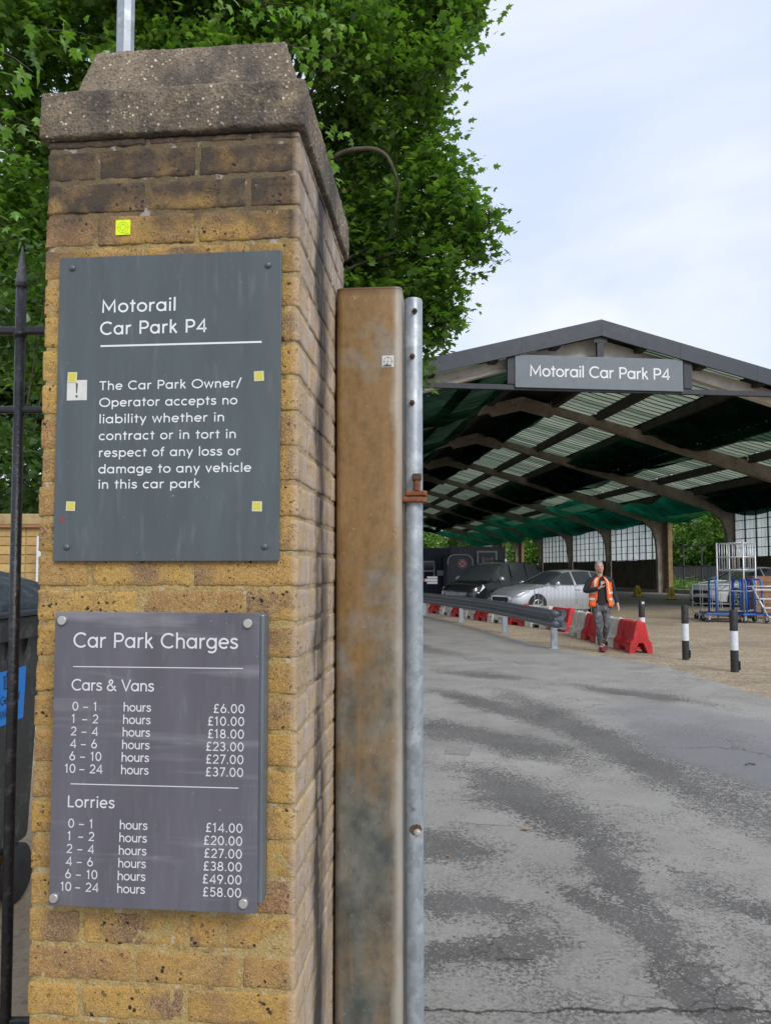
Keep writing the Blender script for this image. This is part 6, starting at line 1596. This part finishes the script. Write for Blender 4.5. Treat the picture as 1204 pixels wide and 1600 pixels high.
def leaves(name, centres, sizes, rng, mat, parent, tmpl, faces, up=0.75, droop=0.35, **k):
    n = len(centres); nt = len(tmpl)
    nrm = rng.normal(size=(n, 3)); nrm[:, 2] = np.abs(nrm[:, 2]) + up; nrm /= np.linalg.norm(nrm, axis=1)[:, None]
    ax = rng.normal(size=(n, 3)); ax[:, 2] -= droop; ax -= nrm * (ax * nrm).sum(1)[:, None]; ax /= np.linalg.norm(ax, axis=1)[:, None]
    sd = np.cross(ax, nrm)
    P = centres[:, None, :] + sizes[:, None, None] * (tmpl[None, :, 0:1]*sd[:, None, :] + tmpl[None, :, 1:2]*ax[:, None, :] + tmpl[None, :, 2:3]*nrm[:, None, :])
    P = P.reshape(-1, 3).astype(np.float32)
    F = (np.array(faces, dtype=np.int32)[None] + (np.arange(n, dtype=np.int32)*nt)[:, None, None]).reshape(-1, 3)
    me = bpy.data.meshes.new(name); me.vertices.add(len(P)); me.vertices.foreach_set('co', P.ravel())
    me.loops.add(F.size); me.loops.foreach_set('vertex_index', F.ravel())
    me.polygons.add(len(F)); me.polygons.foreach_set('loop_start', np.arange(0, F.size, 3, dtype=np.int32)); me.polygons.foreach_set('loop_total', np.full(len(F), 3, dtype=np.int32))
    me.update(calc_edges=True)
    at = me.attributes.new('tint', 'FLOAT', 'POINT'); at.data.foreach_set('value', np.repeat(rng.random(n).astype(np.float32), nt))
    me.materials.append(mat); o = link(name, me, parent); tag(o, **k) if k else None
    return o
def cloud(rng, clumps, dens, shell=0.55, spray=0.26, per=11):
    out = []
    for (x, y, z, r) in clumps:
        ns = max(2, int(dens * r**2.2))
        d = rng.normal(size=(ns, 3)); d /= np.linalg.norm(d, axis=1)[:, None]
        rad = r * (shell + (1-shell)*rng.random(ns)) ** 1.0 * (1 + 0.12*rng.normal(size=ns))
        c = np.array([x, y, z]) + d*rad[:, None]*np.array([1, 1, 0.92])
        pts = c[:, None, :] + np.clip(rng.normal(size=(ns, per, 3)), -1.7, 1.7)*np.array([spray, spray, spray*0.65])
        out.append(pts.reshape(-1, 3))
    return np.concatenate(out)
def bez(pts, n=8): 
    out = []
    P = [pts[0]] + list(pts) + [pts[-1]]
    for i in range(1, len(P)-2):
        for k in range(n):
            t = k/n; a, b_, c, d = P[i-1], P[i], P[i+1], P[i+2]
            out.append(tuple(0.5*(2*b_[q]+(c[q]-a[q])*t+(2*a[q]-5*b_[q]+4*c[q]-d[q])*t*t+(-a[q]+3*b_[q]-3*c[q]+d[q])*t**3) for q in range(3)))
    return out + [tuple(pts[-1])]

CL = [(1.06,12.0,10.86,0.73),(0.19,12.0,10.75,0.93),(-0.61,11.0,9.78,0.86),(-0.47,12.5,9.86,0.97),(0.57,12.0,9.75,0.73),(0.87,11.0,9.43,0.43),(0.41,12.0,8.81,0.83),(-0.49,13.0,8.87,0.90),(0.96,11.6,8.04,0.50),(0.40,12.0,7.66,0.78),(1.19,11.4,7.25,0.54),(1.64,11.0,6.85,0.30),(1.51,11.2,6.49,0.31),(-0.36,12.6,7.50,0.87),(0.61,12.0,6.79,0.73),(1.03,11.3,6.18,0.44),(0.41,12.2,6.11,0.58),(0.99,11.5,5.64,0.42),(0.75,11.7,5.29,0.32),(-0.48,13.0,6.87,0.90),(-1.21,11.0,10.19,0.76),(-2.18,12.0,10.86,0.93),(-3.26,12.0,11.09,1.04),(-4.70,13.0,11.76,1.01),(-5.41,12.0,10.53,0.93),(-5.66,11.0,10.09,0.86),(-6.24,12.0,9.53,0.83),(-6.27,13.0,9.23,0.79),(-6.19,12.0,7.66,0.73),(-1.18,13.0,9.59,0.79),(1.43,11.5,10.64,0.35),(1.27,11.5,10.16,0.30),(-0.02,12.0,12.10,1.04),(1.06,12.0,12.10,0.73),(-1.65,12.0,12.33,1.04),(-3.28,12.0,12.33,1.14),(-4.91,12.0,12.33,1.14),(-6.53,12.0,12.10,1.14),(-6.23,13.0,7.45,0.67)]
CL += [(-2.6,11.2,9.4,0.9),(-3.9,11.5,9.6,1.0),(-5.0,12.2,8.9,0.9),(-4.9,12.6,7.2,0.9),(-4.6,13,5.8,0.9),(-6.0,12.5,6.2,0.8),(-5.6,12.0,5.0,0.7),(-2.3,13,8.6,0.9),(-3.4,13.2,8.2,0.9),(-0.3,12.4,5.9,0.75),(0.15,12.2,5.3,0.6),(0.75,11.6,5.75,0.45),(0.3,12.0,4.75,0.4),(1.25,11.4,6.9,0.45),(-4.2,10.8,11.2,1.0),(-2.8,10.8,11.4,1.0)]
nr = np.random.default_rng(7)
tree = empty('plane_tree', (-3.6, 14.2, 0), 0, label='big leafy plane tree whose bright green crown spreads behind the brick pillar to the shed', cat='tree')
tl = Vector((-3.6, 14.2, 0))
CL = [(x - 0.07*(x > 0.5), y, z, r) for x, y, z, r in CL]
def TLp(p): return tuple(Vector(p) - tl)
trunk = MB().tube([TLp(p) for p in bez([(-3.6, 14.2, 0), (-3.5, 14.1, 2.5), (-3.7, 14.2, 5.5), (-3.4, 13.9, 8.5), (-3.2, 13.4, 12.5)], 6)], 0.38, 14, r2=0.14)
trunk.build('trunk', M['bark'], tree, smooth=True)
br = random.Random(2)
for c in CL:
    if c[0] < -1.9 and c[1] < 12.8: continue
    base = Vector((-3.5, 14.1, min(11, max(4.0, c[2]*0.62)))); tip = Vector(c[:3])
    mid = base.lerp(tip, 0.5) + Vector((br.uniform(-.3, .3), br.uniform(-.3, .3), br.uniform(0.3, 1.0)))
    MB().tube([TLp(p) for p in bez([tuple(base), tuple(mid), tuple(tip)], 6)], 0.060, 6, r2=0.012).build('limb', M['bark'], tree, smooth=True)
MB().tube([TLp(p) for p in bez([(-1.6, 11.6, 7.4), (-0.8, 10.9, 7.82), (-0.31, 10.8, 7.92), (-0.02, 10.8, 7.84), (0.12, 10.8, 7.6), (0.20, 10.8, 7.3), (0.15, 10.95, 7.0), (0.2, 11.3, 6.8)], 6)], 0.042, 7, r2=0.010).build('limb', M['bark'], tree, smooth=True)
pts = cloud(nr, CL, 195, 0.30, 0.16, 12)
keep = ~((pts[:, 1] < 10.98) & (np.abs(pts[:, 0]+0.25) < 0.6) & (np.abs(pts[:, 2]-7.75) < 0.28))
pts = pts[keep]
leaves('crown', pts - np.array(tl), 0.07 + 0.12*nr.random(len(pts))**1.3, nr, M['leaf_plane'], tree, LEAF5, F5, 0.9, 0.5, kind='stuff')
# hanging twigs at the right edge
tw = MB()
for i in range(90):
    c = CL[br.randrange(0, 20)]; a = Vector(c[:3]); 
    d = Vector((br.uniform(-0.3, 1), br.uniform(-1, .2), br.uniform(-0.7, 0.6))).normalized()*c[3]*1.15
    tw.tube([TLp(a), TLp(a + d*0.6 + Vector((0, 0, .06))), TLp(a + d)], 0.006, 4, r2=0.003)
tw.build('twigs', M['bark'], tree, kind='stuff')
# near sprays: large single leaves
me5 = []
for q, mt in enumerate((M['leaf_bright'], M['leaf_plane'])):
    for v in range(4):
        t = LEAF5.copy(); t[:, 2] += 0.06*np.sin(t[:, 0]*7 + v) + 0.05*(v-1.5)*t[:, 0]
        me = bpy.data.meshes.new('leaf'); me.from_pydata([tuple(map(float, p)) for p in t], [], F5); me.materials.append(mt)
        at = me.attributes.new('tint', 'FLOAT', 'POINT'); at.data.foreach_set('value', [0.15 + 0.28*v]*len(t)); me5.append(me)
lr = random.Random(21)
def spray(c, d, n, size, bright):
    c, d = Vector(c), Vector(d); 
    tip = c + d
    MB().tube([TLp(c - d*0.2 + Vector((0, .1, 0.06))), TLp(c + d*0.4 + Vector((0, 0, 0.03))), TLp(tip)], 0.006, 5, r2=0.003).build('twig', M['bark'], tree)
    for i in range(n):
        t = i/n; p = c + d*t + Vector((lr.gauss(0, .13), lr.gauss(0, .13), lr.gauss(-0.04, .10)))
        o = link('leaf', me5[lr.randrange(4) + (0 if lr.random() < bright else 4)], tree, TLp(p))
        o.rotation_euler = (lr.uniform(-1.9, -0.4), lr.uniform(-0.7, 0.7), lr.uniform(0, 6.28)); s_ = size*lr.uniform(0.75, 1.2); o.scale = (s_, s_, s_)
spray((-3.75, 7.0, 6.65), (0.35, -0.1, -0.25), 16, 0.14, 0.75)
spray((-3.95, 7.2, 6.2), (0.45, -0.1, -0.2), 14, 0.14, 0.7)
spray((-3.5, 7.4, 7.2), (0.6, 0.0, -0.1), 16, 0.14, 0.6)
spray((-2.2, 8.6, 8.5), (0.9, -0.1, -0.15), 18, 0.14, 0.6)
spray((-1.35, 8.8, 8.6), (0.85, -0.1, -0.25), 26, 0.14, 0.9)
spray((-1.25, 8.9, 8.15), (0.75, -0.1, -0.35), 20, 0.13, 0.8)
spray((-1.15, 9.0, 7.25), (0.62, -0.1, -0.25), 20, 0.13, 0.9)
spray((-1.3, 9.0, 6.95), (0.6, -0.1, -0.25), 16, 0.13, 0.85)
spray((-4.1, 7.4, 5.2), (0.35, -0.1, -0.2), 12, 0.13, 0.4)

def broad_tree(name_lbl, loc, h, r, n_cl, per_d, mat, size, seed, name='tree', z0=0.35, sp_=0.3, flat=1.0):
    rg_ = np.random.default_rng(seed)
    e = empty(name, loc, 0, label=name_lbl, cat='tree')
    MB().tube([(0, 0, -0.02), (0.1, 0, h*0.35), (0, 0.1, h*0.8)], 0.035*h/2, 10, r2=0.05).build('trunk', M['bark'], e, smooth=True)
    cl = []
    for i in range(n_cl):
        d = rg_.normal(size=3); d /= np.linalg.norm(d); q = rg_.random()**0.5
        cl.append((d[0]*r*q*flat, d[1]*r*q, h*(z0 + (1-z0)*0.5) + d[2]*h*(1-z0)*0.5*q, r*0.34*(0.7+0.5*rg_.random())))
    for c in cl[:8]: MB().tube([(0, 0, h*0.35), (c[0]*0.5, c[1]*0.5, (c[2]+h*0.4)*0.52), c[:3]], 0.02*h/2, 6, r2=0.02).build('limb', M['bark'], e, smooth=True)
    p = cloud(rg_, cl, per_d, 0.35, sp_, 8)
    p = p[p[:, 2] > 0.05]
    leaves('crown', p, rg_.uniform(size*0.7, size*1.3, len(p)), rg_, mat, e, LEAF2, F2, 0.7, 0.3, kind='stuff')
    return e
# dense darker trees filling the view behind the plane tree and railings
broad_tree('dark dense tree standing behind the plane tree, left of the pillar', (-8.5, 19, 0), 13, 3.6, 42, 60, M['leaf_dark'], 0.26, 31, z0=0.05, sp_=0.34)
broad_tree('dark dense tree standing behind the plane tree, behind the pillar itself', (-3.6, 20.5, 0), 14.5, 3.6, 44, 60, M['leaf_dark'], 0.26, 32, z0=0.15, sp_=0.34)
broad_tree('dark tree filling the gap between the plane tree crown and the brown gate post', (-1.0, 17.5, 0), 11.8, 1.9, 26, 75, M['leaf_dark'], 0.24, 33, z0=0.35, sp_=0.3)
# shrubs behind the low wall
def shrub(loc, w_, h_, seed, label, mat, size=0.085):
    rg_ = np.random.default_rng(seed); e = empty('shrub', loc, 0, label=label, cat='shrub')
    cl = [(rg_.uniform(-w_, w_), rg_.uniform(-0.5, 0.5), rg_.uniform(0.3, h_), rg_.uniform(0.3, 0.5)) for _ in range(int(16*w_*h_/2))]
    for c in cl[:6]: MB().tube([(c[0]*0.3, 0, -0.05), (c[0]*0.6, c[1]*0.5, c[2]*0.5), c[:3]], 0.02, 6, r2=0.006).build('stem', M['bark'], e)
    p = cloud(rg_, cl, 130, 0.3, 0.11, 9)
    p = p[p[:, 2] > 0.02]
    leaves('foliage', p, rg_.uniform(size*0.7, size*1.5, len(p)), rg_, mat, e, LEAF2, F2, 0.6, 0.4, kind='stuff')
shrub((-3.7, 7.3, 0), 1.4, 3.2, 41, 'dark green shrub rising behind the low brick wall beside the pillar', M['leaf_dark'])
shrub((-4.9, 8.6, 0), 1.9, 5.2, 42, 'tall dark evergreen shrub further behind the low brick wall', M['leaf_dark'], 0.10)
# trees outside the shed
for i, (x, y, h, r, mt, lb_) in enumerate((
    (28.5, 39, 8.0, 3.4, 'leaf_far', 'mid green tree close behind the plank fence, right of centre in the open bay'),
    (28.5, 52, 8.5, 3.8, 'leaf_far', 'yellow green tree close behind the plank fence at the left edge of the open bay'),
    (40, 66, 12, 6, 'leaf_plane', 'tall tree standing farthest behind the plank fence in the open bay'),
    (28.8, 45, 8.5, 3.6, 'leaf_far', 'bright green tree directly behind the plank fence in the open bay'),
    (33, 43, 9.5, 4.0, 'leaf_plane', 'darker tree behind the plank fence at the right of the open bay'),
    (33, 58, 9.5, 4.6, 'leaf_plane', 'green tree beyond the left part of the open bay'),
    (23.5, 80, 8, 4.0, 'leaf_far', 'green tree seen through the far narrow opening in the shed wall'),
    (24, 92, 9, 4.5, 'leaf_far', 'leafy tree seen through the farthest opening in the shed wall'),
    (6, 90, 9, 5.5, 'leaf_far', 'tree beyond the far end of the shed above the grey cabin'),
    (-5, 92, 10, 6, 'leaf_far', 'bright tree beyond the far end of the shed above the navy cabin'),
    (16, 94, 9, 5, 'leaf_plane', 'tree beyond the far right corner of the shed'))):
    p = sp(x, y); broad_tree(lb_, (p.x, p.y, 0), h, r, 34, 30, M[mt], 0.40, 60+i, z0=0.02 if x < 20 or x > 28 else 0.1, sp_=0.42)
# weeds at the foot of the fence
rg_ = np.random.default_rng(77)
wp = np.array([tuple(sp(rg_.uniform(17.5, 24), rg_.uniform(-2, 40), abs(rg_.normal())*0.35)) for _ in range(9000)])
leaves('weeds', wp, rg_.uniform(0.12, 0.3, len(wp)), rg_, M['leaf_far'], None, LEAF2, F2, 0.3, -0.3, kind='stuff', label='low green weeds growing along the fences outside the open bay', cat='weeds')

# ================================================================== SMALL THINGS ON THE ROAD
M['dry'] = paint('dry_leaf', (0.36, 0.22, 0.10), 0.8, 0, 0.3)
for i, (x, y, s_, lab_) in enumerate(((0.87, 4.61, 0.055, 'curled pale brown fallen leaf in the middle of the road'), (0.35, 4.21, 0.035, 'small brown fallen leaf near the gate pole'), (0.62, 6.1, 0.04, 'tiny dry leaf beside the drain cover'))):
    me = bpy.data.meshes.new('fallen_leaf'); me.from_pydata([(float(a)*s_, float(b_)*s_, abs(float(a))*0.5*s_ + 0.003) for a, b_, c in LEAF5], [], F5); me.materials.append(M['dry'])
    tag(link('fallen_leaf', me, None, (x, y, 0.006), (0, 0, 1.3+i*2)), label=lab_, cat='leaf')
tag(MB().tube([(0, 0, 0), (0.04, 0.002, 0.004), (0.09, -0.003, 0.002), (0.15, 0.004, 0.0)], 0.0028, 5).build('twig', M['ink'], None), label='thin black twig lying on the road near the bottom edge', cat='twig').location = (0.455, 3.11, 0.009)
tag(MB().tube([(0, 0, 0), (0.03, 0.01, 0.012), (0.07, 0.0, 0.006), (0.09, 0.02, 0.003)], 0.006, 5).build('scrap', M['ink'], None), label='small black scrap lying on the bluish tarmac at the right', cat='litter').location = (2.93, 6.12, 0.010)
M['cover'] = paint('worn_cast_iron_cover', (0.24, 0.23, 0.215), 0.85, 0.0, 0.2, (0.08, 0.08, 0.08), 0.5, 0.4, 12)
for (x, y, w_, d_, r_, lab_) in ((0.64, 6.6, 0.20, 0.26, -12, 'small square drain cover in the road near the gate pole'), (1.66, 13.3, 0.42, 0.55, 6, 'larger rectangular drain cover further up the road'), (2.45, 12.75, 0.38, 0.40, 3, 'patched square cover right of the larger one up the road')):
    e = empty('drain_cover', (x, y, 0.006), R(r_), label=lab_, cat='drain cover')
    MB().box(-w_/2, w_/2, -d_/2, d_/2, -0.01, 0.003).build('lid', M['cover'], e)
    f = MB()
    for (a, b_, c, d) in ((-w_/2-0.012, w_/2+0.012, -d_/2-0.012, -d_/2-0.002), (-w_/2-0.012, w_/2+0.012, d_/2+0.002, d_/2+0.012), (-w_/2-0.012, -w_/2-0.002, -d_/2, d_/2), (w_/2+0.002, w_/2+0.012, -d_/2, d_/2)): f.box(a, b_, c, d, -0.01, 0.0015)
    f.build('frame', M['cover'], e)
